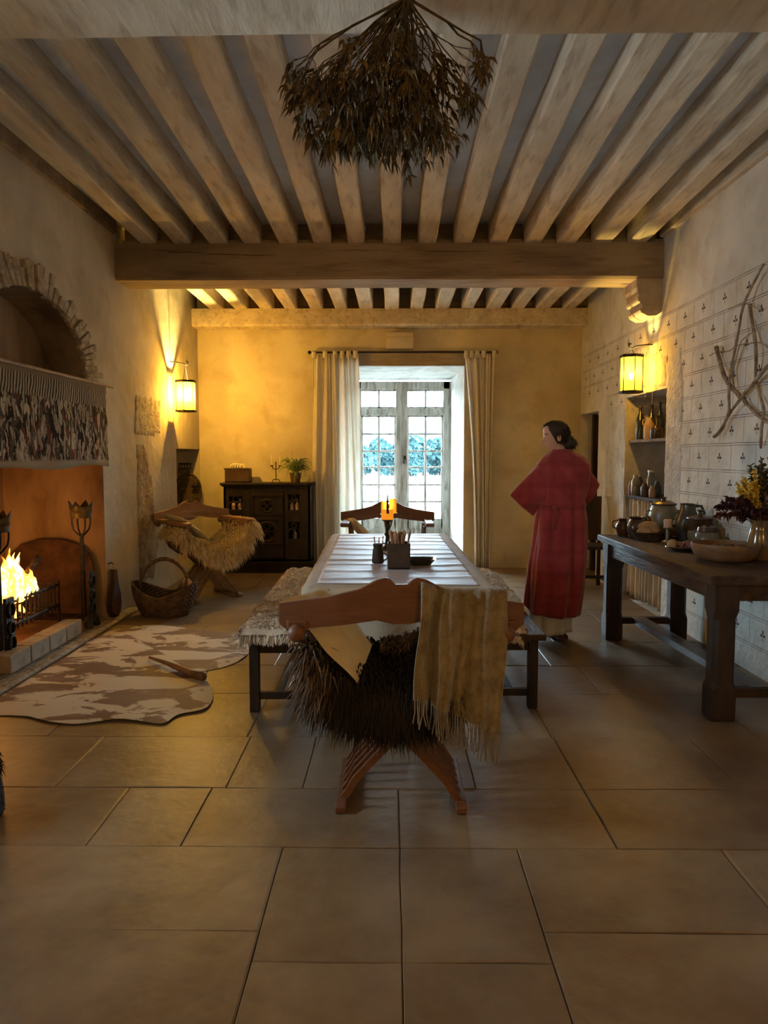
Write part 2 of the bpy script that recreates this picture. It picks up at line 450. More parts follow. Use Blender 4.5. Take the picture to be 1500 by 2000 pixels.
# ---- ceiling
cl = MB(); cl.box((-3.6, YF - .4, CZ), (3.6, YB + 1.4, CZ + .1))
ceiling = struct(cl.build('ceiling', BOARDS))
BY0, BY1 = 6.60, 6.98
def jz(y): return 3.26 + (BY0 - y) * .028
for i in range(-7, 8):
    x = i * .304 + R.uniform(-.008, .008)
    for (ya, yb, za, zb) in ((2.86, BY0 + .05, jz(2.86), jz(BY0)), (BY1 - .05, YB - .02, 3.215, 3.18), (YF, 2.5, 3.33, 3.33)):
        j = MB(); j.cur = R.random(); wd = .078 + R.uniform(-.006, .006)
        n = 14
        def sec(t):
            y = ya + (yb - ya) * t; z = za + (zb - za) * t
            w1 = wd + .007 * nz(x, y, 1, 1.7); c = x + .010 * nz(x, y, 6, 1.3); zz = z + .006 * nz(x, y, 4, 1.6)
            return [(c - w1, y, CZ + .01), (c - w1, y, zz + .012), (c - w1 + .012, y, zz), (c + w1 - .012, y, zz), (c + w1, y, zz + .012), (c + w1, y, CZ + .01)]
        i0 = len(j.v)
        for k in range(n + 1): j.v += sec(k / n)
        for k in range(n):
            for q in range(5): j.face((i0 + k * 6 + q, i0 + k * 6 + q + 1, i0 + (k + 1) * 6 + q + 1, i0 + (k + 1) * 6 + q))
        j.face(range(i0, i0 + 6)); j.face(range(i0 + n * 6, i0 + n * 6 + 6))
        j.build('joist', JOIST, ceiling)
def beam(y0, y1, z0, z1, x0=XL - .1, x1=XR + .1, m=BEAM, name='beam', par=None, cracks=()):
    b = MB(); n = 30
    for k in range(n + 1):
        x = x0 + (x1 - x0) * k / n
        a = .012 * nz(x, y0, z0, 1.1); c = .010 * nz(x, y1, z0, 1.5); e = .010 * nz(x, 3, z0, .9)
        b.v += [(x, y0 + a, z1), (x, y0 + a, z0 + e + .02), (x, y0 + a + .02, z0 + e), (x, y1 + c - .02, z0 + e), (x, y1 + c, z0 + e + .02), (x, y1 + c, z1)]
    for k in range(n):
        for q in range(6): b.face((k * 6 + q, (k + 1) * 6 + q, (k + 1) * 6 + (q + 1) % 6, k * 6 + (q + 1) % 6))
    b.face(range(6)); b.face(range(n * 6, n * 6 + 6))
    b.m = 1
    for (xa, xb, z, t) in cracks:
        n = 10; i = len(b.v)
        for k in range(n + 1):
            s_ = k / n; x = xa + (xb - xa) * s_; zz = z + .012 * nz(x, z, 2, 4); h = t * math.sin(PI * s_) * (1 + nz(x, 1, 1, 20)) * .5 + .0006
            yy = y0 + .012 * nz(x, y0, z0, 1.1) - .0015
            b.v += [(x, yy, zz - h), (x, yy, zz + h)]
        for k in range(n): b.face((i + 2 * k, i + 2 * k + 2, i + 2 * k + 3, i + 2 * k + 1))
    return b.build(name, [m, GROUT], par or ceiling)
beam(BY0, BY1, 2.955, 3.262, m=BEAM, cracks=[(-2.1, -1.85, 3.2, .006), (-2.0, -1.6, 3.185, .009), (-1.7, -1.2, 3.17, .008), (.2, .9, 3.19, .005), (-.6, 0, 3.2, .004), (1.1, 1.6, 3.14, .003), (-1.3, -1.0, 3.165, .006)])
beam(2.46, 2.88, 2.965, 3.33, m=JOIST, cracks=[(-1.1, -.9, 3.1, .004)])
beam(9.1, YB + .1, 2.985, 3.19, x0=XL - .03, x1=XR + .05, m=JOIST)
# filler boards between joists on the beams
b = MB()
for i in range(-8, 8):
    x = i * .304 + .152
    b.box((x - .08, BY0 + .10, 3.25), (x + .08, BY0 + .14, 3.46)); b.box((x - .08, BY0 + .04, 3.255), (x + .08, BY0 + .10, 3.30))
    b.box((x - .08, 9.2, 3.17), (x + .08, 9.25, 3.46)); b.box((x - .08, 2.7, 3.3), (x + .08, 2.75, 3.46))
b.build('filler_board', BEAM, ceiling)
# wall plates along the side walls at the ceiling
b = MB(); b.box((XR - .05, 2.8, 3.30), (XR + .05, BY0, 3.46)); b.build('wall_plate', JOIST, ceiling, bevel=.01)
b = MB(); b.box((XL - .05, 2.8, 3.34), (XL + .03, BY0, 3.46)); b.build('wall_plate', BEAM, ceiling, bevel=.01)
# corbel under the beam, right
poly = [(0, .02), (.0, -.24), (.02, -.29), (.07, -.325), (.14, -.33), (.2, -.30), (.215, -.27), (.19, -.25), (.2, -.22), (.23, -.20), (.235, -.17), (.225, -.14), (.235, -.12), (.245, -.08), (.245, .02)]
b = MB(); b.prism(poly, lambda u, v, w_: (XR + .02 - u, BY0 + .02 + w_, 2.965 + v), .34)
b.build('corbel', mat('corbel_stone', (.36, .26, .17), (.50, .39, .27), scale=5, rough=.95, bump=.5, bscale=20), wall_right, bevel=.01)
b = MB(); b.prism(poly[:4] + [(.1, -.30), (.12, .02)], lambda u, v, w_: (XR + .02 - u, BY0 + .36 + w_, 2.965 + v), .1)
# stone block above the window
p0 = onY(754, 648, YB - .12); p1 = onY(808, 680, YB - .12)
b = MB(); b.box((p0.x, YB - .12, p1.z), (p1.x, YB + .02, p0.z)); b.box((p0.x - .005, YB - .135, p0.z - .09), (p1.x + .005, YB + .02, p0.z - .06))
b.build('stone_block', mat('corbel_pale', (.50, .42, .30), (.60, .52, .40), scale=5, rough=.95, bump=.3), wall_back, bevel=.012)
# oak lintel over the alcove
b = MB(); b.box((-.66, YB - .03, WTOP), (1.0, YB + .1, WTOP + .19)); b.build('lintel', mat('grey_lintel', (.26, .21, .15), (.38, .32, .24), scale=5, rough=.9, bump=.4, stretch=(.5, 2, 2)), wall_back, bevel=.01)
# hearth: stone sill in the floor and fire-pit floor
b = MB(); b.box((XL - .84, 3.96, 0.0), (XL - .02, 6.2, .05)); b.build('hearth_slab', SOOT, wall_left, bevel=.01)
b = MB(); b.box((XL - .02, 4.0, 0.0), (XL + .10, 6.75, .028)); b.build('hearth_kerb', STONE, wall_left, bevel=.012)

# ================================================================ WINDOW
WY = YB + ALC - .12
fx0, fx1 = onY(696, 900, WY).x, onY(878, 900, WY).x
fzt = onY(780, 745, WY).z
OLDP = mat('peeling_window_paint', (.34, .32, .28), (.56, .54, .49), scale=9, rough=.8, bump=.7, bscale=30, stretch=(2, 2, .35), c3=(.17, .13, .10), fscale=11, fmix=.75)
def glassmat():
    m = bpy.data.materials.new('window_glass'); m.use_nodes = True; N = m.node_tree.nodes; L = m.node_tree.links
    t = N.new('ShaderNodeBsdfTransparent'); t.inputs[0].default_value = (.96, .98, .97, 1); g = N.new('ShaderNodeBsdfGlossy'); g.inputs['Roughness'].default_value = .02
    f = N.new('ShaderNodeFresnel'); f.inputs[0].default_value = 1.45; mx = N.new('ShaderNodeMixShader')
    L.new(f.outputs[0], mx.inputs[0]); L.new(t.outputs[0], mx.inputs[1]); L.new(g.outputs[0], mx.inputs[2]); L.new(mx.outputs[0], N['Material Output'].inputs[0])
    return m
GLASS = glassmat()
win = thing('window_1', ((fx0 + fx1) / 2, WY, 0), None, None); struct(win)
def wx(u): return onY(u, 900, WY).x
def wz(v): return onY(780, v, WY).z
b = MB()
fb = wz(1013)
b.box((fx0 - .05, WY, 0), (wx(706), WY + .09, fzt)); b.box((wx(865), WY, 0), (fx1 + .02, WY + .09, fzt))
b.box((fx0, WY, wz(760)), (fx1, WY + .09, fzt)); b.box((fx0, WY - .01, wz(811)), (fx1, WY + .09, wz(798)))
b.box((fx0, WY, 0), (fx1, WY + .09, .10))
b.build('window_frame', OLDP, win, bevel=.006)
for (ua, ub) in ((706, 773), (796, 865)):
    s_ = MB(); y0 = WY + .02
    s_.box((wx(ua), y0, fb - .14), (wx(ub), y0 + .05, fb))          # bottom rail
    s_.box((wx(ua), y0, wz(815)), (wx(ub), y0 + .05, wz(811)))
    s_.box((wx(ua), y0, 0.1), (wx(ua + 3), y0 + .05, wz(811))); s_.box((wx(ub - 3), y0, 0.1), (wx(ub), y0 + .05, wz(811)))
    s_.box((wx(ua), y0 + .015, .10), (wx(ub), y0 + .035, fb - .10))      # lower panel
    um = (ua + ub) / 2 + .5
    for v in (847.5, 881, 913, 947, 980): s_.box((wx(ua), y0 + .01, wz(v + 1.9)), (wx(ub), y0 + .04, wz(v - 1.9)))
    s_.box((wx(um - 2.1), y0, fb), (wx(um + 2.1), y0 + .045, wz(811)))
    s_.box((wx(um - 2.1), y0, wz(798)), (wx(um + 2.1), y0 + .045, wz(760)))
    s_.box((wx(ua), y0, wz(764)), (wx(ub), y0 + .05, wz(759))); s_.box((wx(ua), y0, wz(798)), (wx(ub), y0 + .05, wz(794)))
    s_.build('sash', OLDP, win, bevel=.003)
b = MB(); b.box((wx(773), WY - .03, .1), (wx(784.6), WY + .08, fzt)); b.box((wx(784.4), WY - .02, .1), (wx(796), WY + .08, fzt)); 
mp = b.build('meeting_stile', mat('bare_weathered_oak', (.20, .165, .13), (.48, .44, .38), scale=7, rough=.85, bump=.8, bscale=22, stretch=(3, 3, .4)), win, bevel=.006)
b = MB(); b.box((wx(788), WY - .045, wz(905)), (wx(793), WY - .02, wz(890))); b.tube([(wx(790), WY - .04, wz(898)), (wx(790), WY - .085, wz(898)), (wx(790), WY - .085, wz(906))], .008)
b.build('latch', IRON, mp)
b = MB(); b.quad((fx0, WY + .06, .1), (fx1, WY + .06, .1), (fx1, WY + .06, fzt), (fx0, WY + .06, fzt)); b.build('pane', GLASS, win)

w2 = thing('added_side_window', (XL - .3, 2.75, 1.2), None, None); struct(w2)  # unseen side window added to let in fill daylight
b = MB()
for y in (2.45, 2.73, 3.0): b.box((XL - .34, y, 1.2), (XL - .29, y + .04, 1.9))
for z in (1.2, 1.53, 1.86): b.box((XL - .34, 2.45, z), (XL - .29, 3.05, z + .04))
b.build('window_frame', OLDP, w2)
# ================================================================ OUTSIDE
GR = mat('pale_shingle', (.16, .155, .15), (.24, .23, .22), scale=.5, rough=.95)
b = MB(); b.box((-60, YB + ALC + .06, -.5), (60, 140, -.3)); struct(b.build('outside_ground', GR))
b = MB(); b.box((-1.2, YB + ALC + .06, -.3), (1.6, YB + ALC + .5, .0)); struct(b.build('outside_step', STONE_PALE))
HILL = mat('hazy_hill', (.03, .05, .055), (.07, .085, .09), scale=.12, rough=1, bump=0)
b = MB(); b.grid(lambda u, v: (-90 + 180 * u, 105 + 30 * v, -.5 + v ** .7 * (9 + 3.0 * nz(u, 0, 1, 5))), 50, 8)
struct(b.build('hill', HILL, smooth=True))
LEAFT = mat('riverside_leaves', (.006, .026, .028), (.018, .048, .050), scale=.9, rough=.9, rnd=.3)
for k in range(12):
    x = -6.5 + k * 1.35 + R.uniform(-.2, .2); y = 62 + 1.6 * (k % 3); hh = R.uniform(2.3, 3.2)
    t = thing('riverside_tree', (x, y, -.3), 'teal green round tree seen through the window panes across the pale ground', 'tree', 'trees outside the window')
    c = MB()
    for q in range(11):
        cx, cy, cz, r = x + R.uniform(-.55, .55), y + R.uniform(-.4, .4), .05 + R.uniform(.12, .8) * hh, R.uniform(.5, .8)
        for e in range(70):
            dv = Vector((R.gauss(0, 1), R.gauss(0, 1), R.gauss(0, 1))).normalized(); c.blade(Vector((cx, cy, cz)) + dv * r * .55, dv, r * .6, .38, .1)
        c.cur = .5; c.ball((cx, cy, cz - .0), r * .75, 8)
    c.build('foliage', LEAFT, t); c = MB(); c.tube([(x, y, -.35), (x + .1, y, hh * .5)], [.18, .1]); c.build('trunk', DARKWOOD, t)

# ================================================================ CURTAINS + ROD
LINEN = mat('cream_linen', (.80, .76, .67), (.88, .85, .78), scale=3, rough=.95, bump=.15, bscale=90, trans=.45, spec=.05)
RY = YB - .10
def yx(u, y=RY): return onY(u, 900, y).x
rod = thing('curtain_rod', (yx(787), RY, onY(780, 688, RY).z), 'dark iron curtain rod above the window alcove', 'curtain rod')
b = MB(); zr = onY(780, 688, RY).z; b.tube([(yx(606), RY, zr), (yx(967), RY, zr)], .011); b.build('rod', IRON, rod)
for u in (606, 967):
    b = MB(); b.ball((yx(u), RY, zr), .022, 10); b.build('finial', IRON, rod)
for u in (611, 962):
    b = MB(); b.tube([(yx(u), RY, zr - .02), (yx(u), RY, zr - .035), (yx(u), YB + .01, zr - .035)], .008); b.build('bracket', IRON, rod)
def curtain(label, xt, xb, folds, ph, tabs, deep=.032, lo=.012):
    c = thing('curtain', ((xb[0] + xb[1]) / 2, RY, lo), label, 'curtain')
    b = MB()
    def f(u, v):   # v: 0 bottom, 1 top
        a = xb[0] + (xt[0] - xb[0]) * (v ** 1.6); e = xb[1] + (xt[1] - xb[1]) * (v ** 1.6)
        uu = u + .02 * math.sin(v * 4 + ph + u * 3)
        A = deep * (1.0 - .35 * v)
        return (a + (e - a) * u + .012 * math.sin(2 * PI * folds * uu * .5 + 3 * v), RY + .0 + A * math.sin(2 * PI * folds * uu + ph + .6 * math.sin(3 * v)) + .012 * math.sin(2 * PI * folds * 2.3 * uu + v * 2), lo + (zr - .03 - lo) * v - (.03 * (1 - v) * math.sin(u * 7 + ph)) * (v < .02) * 0)
    b.grid(f, 110, 26); b.build('drape', LINEN, c, smooth=True, solid=.003)
    for t in tabs:
        q = MB(); x = xt[0] + (xt[1] - xt[0]) * t; w_ = .028
        q.grid(lambda u, v: (x - w_ + 2 * w_ * u, RY + .020 * math.cos(2 * PI * v) , zr + .020 * math.sin(2 * PI * v) - (.05 if .6 < v < .9 else 0)), 1, 16)
        q.build('tab', LINEN, c, smooth=True, solid=.003)
    return c
curtain('cream linen curtain left of the window beside the dark cabinet', (yx(612), yx(699)), (yx(606), yx(708)), 5.5, .4, (.03, .28, .5, .66, .8, .95))
curtain('cream linen curtain right of the window behind the person', (yx(906), yx(966)), (yx(928), yx(957)), 4.5, 1.9, (.05, .22, .4, .6, .95))

# ================================================================ LANTERNS
HORN = bpy.data.materials.new('amber_horn_pane'); HORN.use_nodes = True
N = HORN.node_tree.nodes; L = HORN.node_tree.links; N.clear()
o_ = N.new('ShaderNodeOutputMaterial'); t1 = N.new('ShaderNodeBsdfTransparent'); t1.inputs[0].default_value = (1, .74, .30, 1)
t2 = N.new('ShaderNodeBsdfTranslucent'); t2.inputs[0].default_value = (.9, .42, .02, 1); e_ = N.new('ShaderNodeEmission'); e_.inputs[0].default_value = (1, .52, .06, 1); e_.inputs[1].default_value = .35
m1 = N.new('ShaderNodeMixShader'); m1.inputs[0].default_value = .6; a1 = N.new('ShaderNodeAddShader')
L.new(t1.outputs[0], m1.inputs[1]); L.new(t2.outputs[0], m1.inputs[2]); L.new(m1.outputs[0], a1.inputs[0]); L.new(e_.outputs[0], a1.inputs[1]); L.new(a1.outputs[0], o_.inputs[0])
GLOW = mat('lamp_bulb', (1, .8, .4), emis=(1, .72, .3), estr=30)
def lantern(c, h, r, hookz, side, label, power, n=6, col=LAMP_COL, tilt=0, bulb=True):
    """c = centre of lantern; side = -1 left wall, +1 right wall"""
    x, y, z = c; z0, z1 = z - h / 2, z + h / 2
    t = thing('wall_lantern', (x, y, z0), label, 'lantern')
    P = [(r * math.cos(2 * PI * (k + .5) / n), r * math.sin(2 * PI * (k + .5) / n)) for k in range(n)]
    b = MB(); b.prism([(p * 1.12, q * 1.12) for p, q in P], lambda u, v, w_: (x + u, y + v, z0 + w_), .02); b.build('base', IRON, t)
    b = MB(); 
    for k in range(n):
        a, e = P[k], P[(k + 1) % n]
        b.bar((x + a[0] * 1.02, y + a[1] * 1.02, z1), (x + e[0] * 1.02, y + e[1] * 1.02, z1), .014, .026)
    b.build('top_rim', IRON, t)
    for k in range(n):
        b = MB(); b.bar((x + P[k][0], y + P[k][1], z0), (x + P[k][0], y + P[k][1], z1), .007, .007); b.build('rib', IRON, t)
    for k in range(n):
        a, e = P[k], P[(k + 1) % n]; b = MB(); q = .97
        b.quad((x + a[0] * q, y + a[1] * q, z0 + .02), (x + e[0] * q, y + e[1] * q, z0 + .02), (x + e[0] * q, y + e[1] * q, z1), (x + a[0] * q, y + a[1] * q, z1)); b.build('pane', HORN, t)
    b = MB(); b.lathe([(.001, 0), (.02, .0), (.02, .02), (.012, .025), (.012, h * .3), (.001, h * .3)], (x, y, z0 + .02), 12); b.build('candle_socket', IRON, t)
    b = MB(); b.ball((x, y, z0 + h * .46), .022, 12, sz=1.4); b.build('bulb', GLOW, t)
    xw = XL if side < 0 else XR; hx = x - side * .0
    b = MB()
    for s_ in (-1, 1): b.tube([(x, y + s_ * r * .9, z1), (x, y, hookz - .03)], .003, 5)
    b.build('hanger', IRON, t)
    hk = MB(); hk.tube([(xw + side * .02, y + .02, hookz + .015), (xw - side * .05, y + .01, hookz + .012), (hx + side * .03, y, hookz - .005), (hx + side * .005, y, hookz - .025), (hx - side * .02, y, hookz - .02), (hx - side * .03, y, hookz), (hx - side * .02, y, hookz + .018), (hx - side * .008, y, hookz + .016)], .0065, 8)
    hk = hk.build('wall_hook', IRON, smooth=True); tag(hk, label.replace('lantern', 'hook holding the lantern', 1) if 0 else 'black iron hook in the %s wall carrying the amber lantern' % ('left' if side < 0 else 'right'), 'hook')
    point('lantern_light', (0, 0, h * .55), power, col, .02, t)
    return t, hk
lc = onX(363, 775, XL + .17)
lantern(lc, .33, .105, onX(352, 706, XL + .15).z, -1, 'bright amber lantern hanging on the left wall near the dark cabinet', LEFT_LAMP)
rc = onX(1233, 732, XR - .19)
lantern(rc, .33, .098, onX(1233, 676, XR - .19).z, 1, 'amber six-sided lantern hanging over the pantry niche', RIGHT_LAMP)
for (y, s_, nm) in ((-2.2, 1, 'right'), (-2.2, -1, 'left')):  # two unseen lanterns added behind the camera to fill the room with light
    t, hk = lantern((s_ * 2.18, y, 2.15), .32, .1, 2.47, s_, 'added amber fill lantern on the %s wall behind the photographer' % nm, REAR_FILL * (1.6 if s_ > 0 else 1), col=REAR_FILL_COL)
    hk['label'] = 'iron hook for the added fill lantern in the %s wall behind the photographer' % nm

# ================================================================ FLEECES AND FUR
def fleece(name, S, nu, nv, nb, ln, wd, m, parent=None, dirf=None, droop=.3, flare=.6, base=True):
    """S(u, v) -> Vector; adds base sheet + hair blades"""
    b = MB()
    if base: b.grid(S, nu, nv)
    for k in range(nb):
        u, v = R.random(), R.random(); e = .01
        p = Vector(S(u, v)); du = Vector(S(min(u + e, 1), v)) - Vector(S(max(u - e, 0), v)); dv = Vector(S(u, min(v + e, 1))) - Vector(S(u, max(v - e, 0)))
        n = du.cross(dv)
        if n.length < 1e-9: continue
        n.normalize()
        if n.z < -.2: n = -n
        d = n * .55 + (dirf(u, v, p) if dirf else Vector((0, 0, 0))) * flare + Vector((R.gauss(0, .25), R.gauss(0, .25), R.gauss(0, .2)))
        b.blade(p, d, ln * R.uniform(.6, 1.25), wd * R.uniform(.6, 1.3), droop)
    return b.build(name, m, parent)
CREAMFUR = mat('cream_sheepskin', (.52, .40, .22), (.76, .64, .42), scale=7, rough=.9, rnd=.25, sheen=.3)
DARKFUR = mat('black_sheepskin', (.008, .006, .005), (.028, .02, .015), scale=7, rough=.75, rnd=.4, spec=.25)
TIPFUR = mat('brown_fur', (.06, .035, .02), (.17, .11, .07), scale=9, rough=.8, rnd=.4)
GREYFUR = mat('grey_cream_fleece', (.68, .66, .62), (.86, .84, .80), scale=9, rough=.9, rnd=.12, sheen=.3)
TANFUR = mat('tan_fleece', (.46, .34, .23), (.80, .70, .55), scale=9, rough=.9, rnd=.2)

# ================================================================ X-FRAME CHAIRS
def xchair(loc, rz, label, wood, rail_pts=None, arm=.78, half=.40, dep=.44, group='folding X-frame armchairs'):
    """local: x width, +y facing direction, back rail at y=0"""
    t = thing('x_frame_armchair', loc, label, 'chair', None, rz)
    n = 6
    for s_ in (-1, 1):
        b = MB()
        for k in range(n):
            y = .03 + (dep - .06) * k / (n - 1) + (.008 * s_)
            # centre line of one slat: foot on one side, arm on the other
            path = [(-s_ * .238, .03), (-s_ * .210, .07), (-s_ * .185, .115), (-s_ * .10, .21), (0, .31), (s_ * .09, .40), (s_ * .21, .455), (s_ * .30, .52), (s_ * .345, .60), (s_ * (half - .045), arm - .03)]
            pts = []
            for i in range(len(path) - 1):
                for q in (0, .5): pts.append((path[i][0] * (1 - q) + path[i + 1][0] * q, path[i][1] * (1 - q) + path[i + 1][1] * q))
            pts.append(path[-1]); i0 = len(b.v); w_ = .014
            for i, p in enumerate(pts):
                a = pts[max(i - 1, 0)]; c = pts[min(i + 1, len(pts) - 1)]; tx, tz = c[0] - a[0], c[1] - a[1]; l = math.hypot(tx, tz); nx, nz_ = -tz / l * w_, tx / l * w_
                b.v += [(p[0] - nx, y - .0085, p[1] - nz_), (p[0] + nx, y - .0085, p[1] + nz_), (p[0] + nx, y + .0085, p[1] + nz_), (p[0] - nx, y + .0085, p[1] - nz_)]
            for i in range(len(pts) - 1):
                for q in range(4): b.face((i0 + i * 4 + q, i0 + i * 4 + (q + 1) % 4, i0 + i * 4 + 4 + (q + 1) % 4, i0 + i * 4 + 4 + q))
            b.face([i0, i0 + 1, i0 + 2, i0 + 3]); e = i0 + 4 * (len(pts) - 1); b.face([e + 3, e + 2, e + 1, e])
        b.build('leg_slats', wood, t, world=False)
        # sled foot
        f = MB(); poly = [(-.02, 0), (.05, .0), (.07, .015), (dep - .07, .015), (dep - .05, 0), (dep + .03, 0), (dep + .03, .03), (dep - .01, .055), (.02, .055), (-.02, .035)]
        f.prism(poly, lambda u, v, w2: (s_ * .24 - .022 + w2, u, v * .8), .044); f.build('foot_runner', wood, t, world=False, bevel=.005)
        a = MB(); ax = s_ * half
        a.prism([(-.07, 0), (dep + .03, 0), (dep + .065, .012), (dep + .065, .032), (dep + .03, .042), (-.07, .042)], lambda u, v, w2: (ax - .04 + w2, u, arm - .03 + v), .08)
        a = a.build('armrest', wood, t, world=False, bevel=.008)
        k_ = MB(); k_.ball((ax, -.085, arm - .035), .035, 12, sy=.9); k_.build('knob', wood, a, world=False, smooth=True)
    # pivot rod
    b = MB(); b.tube([(0, .0, .325), (0, dep, .325)], .013, 8); b.build('pivot', wood, t, world=False)
    # carved back rail
    tp = [(-1, .080), (-.6, .108), (-.34, .140), (-.2, .175), (-.13, .185), (-.085, .176), (-.05, .158), (.05, .158), (.085, .176), (.13, .185), (.2, .175), (.34, .140), (.6, .108), (1, .080)]
    bt = [(1, .0), (.92, -.03), (.82, -.03), (.74, -.012), (.5, -.002), (.2, .02), (.07, .006), (-.07, .006), (-.2, .02), (-.5, -.002), (-.74, -.012), (-.82, -.03), (-.92, -.03), (-1, .0)]
    poly = [(p * (half + .07), q) for p, q in tp + bt]
    b = MB(); W_ = half + .07; NS_ = 80
    def itp(L_, x):
        for (a, c), (d, e) in zip(L_[:-1], L_[1:]):
            if a <= x <= d: return c + (e - c) * ((x - a) / (d - a)) if d > a else c
        return L_[-1][1]
    bts = bt[::-1]
    for k in range(NS_ + 1):
        x = -1 + 2 * k / NS_; yy = -.055 - .03 * (1 - x * x); z0, z1 = itp(bts, x), itp(tp, x)
        b.v += [(x * W_, yy, arm - .005 + z0), (x * W_, yy, arm - .009 + z1), (x * W_, yy + .006, arm - .005 + z1), (x * W_, yy + .02, arm - .005 + z1), (x * W_, yy + .026, arm - .009 + z1), (x * W_, yy + .026, arm - .005 + z0)]
    for k in range(NS_):
        for q in range(6): b.face((k * 6 + q, k * 6 + (q + 1) % 6, k * 6 + 6 + (q + 1) % 6, k * 6 + 6 + q))
    b.face(range(6)); b.face(range(NS_ * 6, NS_ * 6 + 6)); b.build('back_rail', wood, t, world=False)
    # leather seat slung between the arms
    b = MB()
    b.grid(lambda u, v: ((u - .5) * .64, .02 + (dep - .04) * v, .475 + .15 * abs(2 * u - 1) ** 2.4), 12, 4)
    b.build('seat', mat('seat_leather', (.10, .05, .03), rough=.6), t, world=False, solid=.008, smooth=True)
    return t
nc = onZ(783, 1593, 0)
NCH = (nc.x + .0, nc.y + .03, 0)
near = xchair(NCH, 0, 'red-brown X-frame armchair at the near end of the table with carved back rail', CHAIRWOOD)
chl = xchair((-2.02, 7.56, 0), math.radians(-135), 'tan X-frame armchair by the left wall under a cream sheepskin', CHAIRWOOD2, half=.36)
far = xchair((onY(757, 1030, 7.4).x, 7.4, 0), math.radians(180), 'X-frame armchair at the far end of the table before the window', CHAIRWOOD)
NW = Matrix.Translation(NCH)
def SN(u, v):   # fleece over near chair: u across, v from front of seat to hanging behind
    w_ = 2 * u - 1; x = -.035 + w_ * (.285 if v < .5 else .285 - .08 * (v - .5))
    if v < .5: y = .46 - .48 * (v / .5); z = .53 + .15 * abs(w_) ** 2.2 - .01 * math.cos(w_ * 9)
    else:
        q = (v - .5) / .5; y = -.02 - .05 * math.sin(q * PI * .5); z = .53 + .15 * abs(w_) ** 2.2 * (1 - .6 * q) - .16 * q * (1 - .25 * abs(w_) ** 2)
    return NW @ Vector((x - .05 * (1 if w_ < 0 else 0) * abs(w_), y, z))
def DN(u, v, p):
    w_ = 2 * u - 1
    return Vector((w_ * .8 , -.5 if v > .35 else .2, -.35 if v > .35 else .1))
df = fleece('dark_sheepskin', SN, 24, 20, 15000, .078, .008, DARKFUR, None, DN, .75)
tag(df, 'shaggy black sheepskin over the seat of the near armchair', 'sheepskin')
def SN2(u, v): return SN(.0 + .16 * u, .45 + .45 * v)
q = fleece('brown_tips', SN2, 2, 2, 1100, .11, .008, TIPFUR, df, lambda u, v, p: Vector((-1.0, -.4, -.3)), .5, base=False)
def SN3(u, v): return SN(.42 + .3 * u, .0 + .2 * v) + Vector((0, 0, .03))
q = fleece('tan_tuft', SN3, 2, 2, 700, .09, .010, TIPFUR, df, lambda u, v, p: Vector((.1, -.3, .5)), .5, base=False)
# cream sheepskin on left chair (local hammock mapped through the chair matrix)
CM = Matrix.Translation((-2.02, 7.56, 0)) @ Matrix.Rotation(math.radians(-135), 4, 'Z')
def SL(u, v):
    w_ = 2 * u - 1; x = w_ * .43
    z = .50 + .27 * abs(w_) ** 2.0
    if w_ < -.72: z = .50 + .27 * .72 ** 2 + (abs(w_) - .72) * .9; 
    if v < .72: y = .04 + .44 * (v / .72)
    else:
        q = (v - .72) / .28; y = .48 + .05 * math.sin(q * 1.6); z -= .17 * q * (1 - .3 * abs(w_))
    if abs(w_) > .86: z -= (abs(w_) - .86) * 1.2
    return CM @ Vector((x, y, z))
CMr = CM.to_3x3()
cf = fleece('cream_sheepskin', SL, 26, 16, 9000, .065, .010, CREAMFUR, None, lambda u, v, p: CMr @ Vector(((2 * u - 1) * .3, .5 if v > .5 else 0, -.6 if v > .6 else .2)), .7)
tag(cf, 'long-haired cream sheepskin slung over the armchair by the left wall', 'sheepskin')

# cushions tucked against the arms
def pillow(name, cs, th, m, label, fr=False):
    """cs: four 3D corners (a,b,c,d); soft lens thickness th"""
    a, b_, c, d_ = [Vector(p) for p in cs]; nrm = (b_ - a).cross(d_ - a).normalized()
    o = MB()
    for sg in (1, -1):
        def f(u, v):
            p = a * (1 - u) * (1 - v) + b_ * u * (1 - v) + c * u * v + d_ * (1 - u) * v
            k = (max(0, math.sin(PI * u)) * max(0, math.sin(PI * v))) ** .45
            pin = (math.sin(PI * u) * .02 * (1 if v > .5 else -1) * math.sin(PI * abs(v - .5))) 
            return p + nrm * (th * k * sg + .010 * nz(p.x, p.y, p.z, 9))
        o.grid(f, 18, 18)
    if fr:
        for k in range(60):
            u = k / 59; p = b_ * (1 - u) + c * u; o.blade(p, (b_ - a), .012, .004, .4)
    o = o.build(name, m, smooth=True); return tag(o, label, 'cushion')
LEATH = mat('cream_linen_cushion', (.60, .45, .23), (.72, .58, .34), scale=5, rough=.85, bump=.2, bscale=50)
WHT = mat('pale_linen_cushion', (.58, .54, .46), (.72, .68, .60), scale=6, rough=.9, bump=.2, bscale=50)
y0 = NCH[1]
pillow('cushion', [onY(548, 1172, y0 + .06), onY(640, 1150, y0 + .42), onY(728, 1258, y0 + .26), onY(697, 1336, y0 - .11)], .022, LEATH, 'thin cream cushion slanting from the left arm of the near armchair', True)
pillow('cushion', [CM @ Vector((.40, .08, .86)), CM @ Vector((.38, .46, .84)), CM @ Vector((.08, .42, .60)), CM @ Vector((.1, .08, .61))], .022, WHT, 'white cushion slanting in the armchair by the left wall')
fy = 7.4
pillow('cushion', [onY(678, 1012, fy - .12), onY(690, 1012, fy - .4), onY(735, 1062, fy - .42), onY(720, 1062, fy - .12)], .04, WHT, 'pale cushion on the arm of the far armchair')

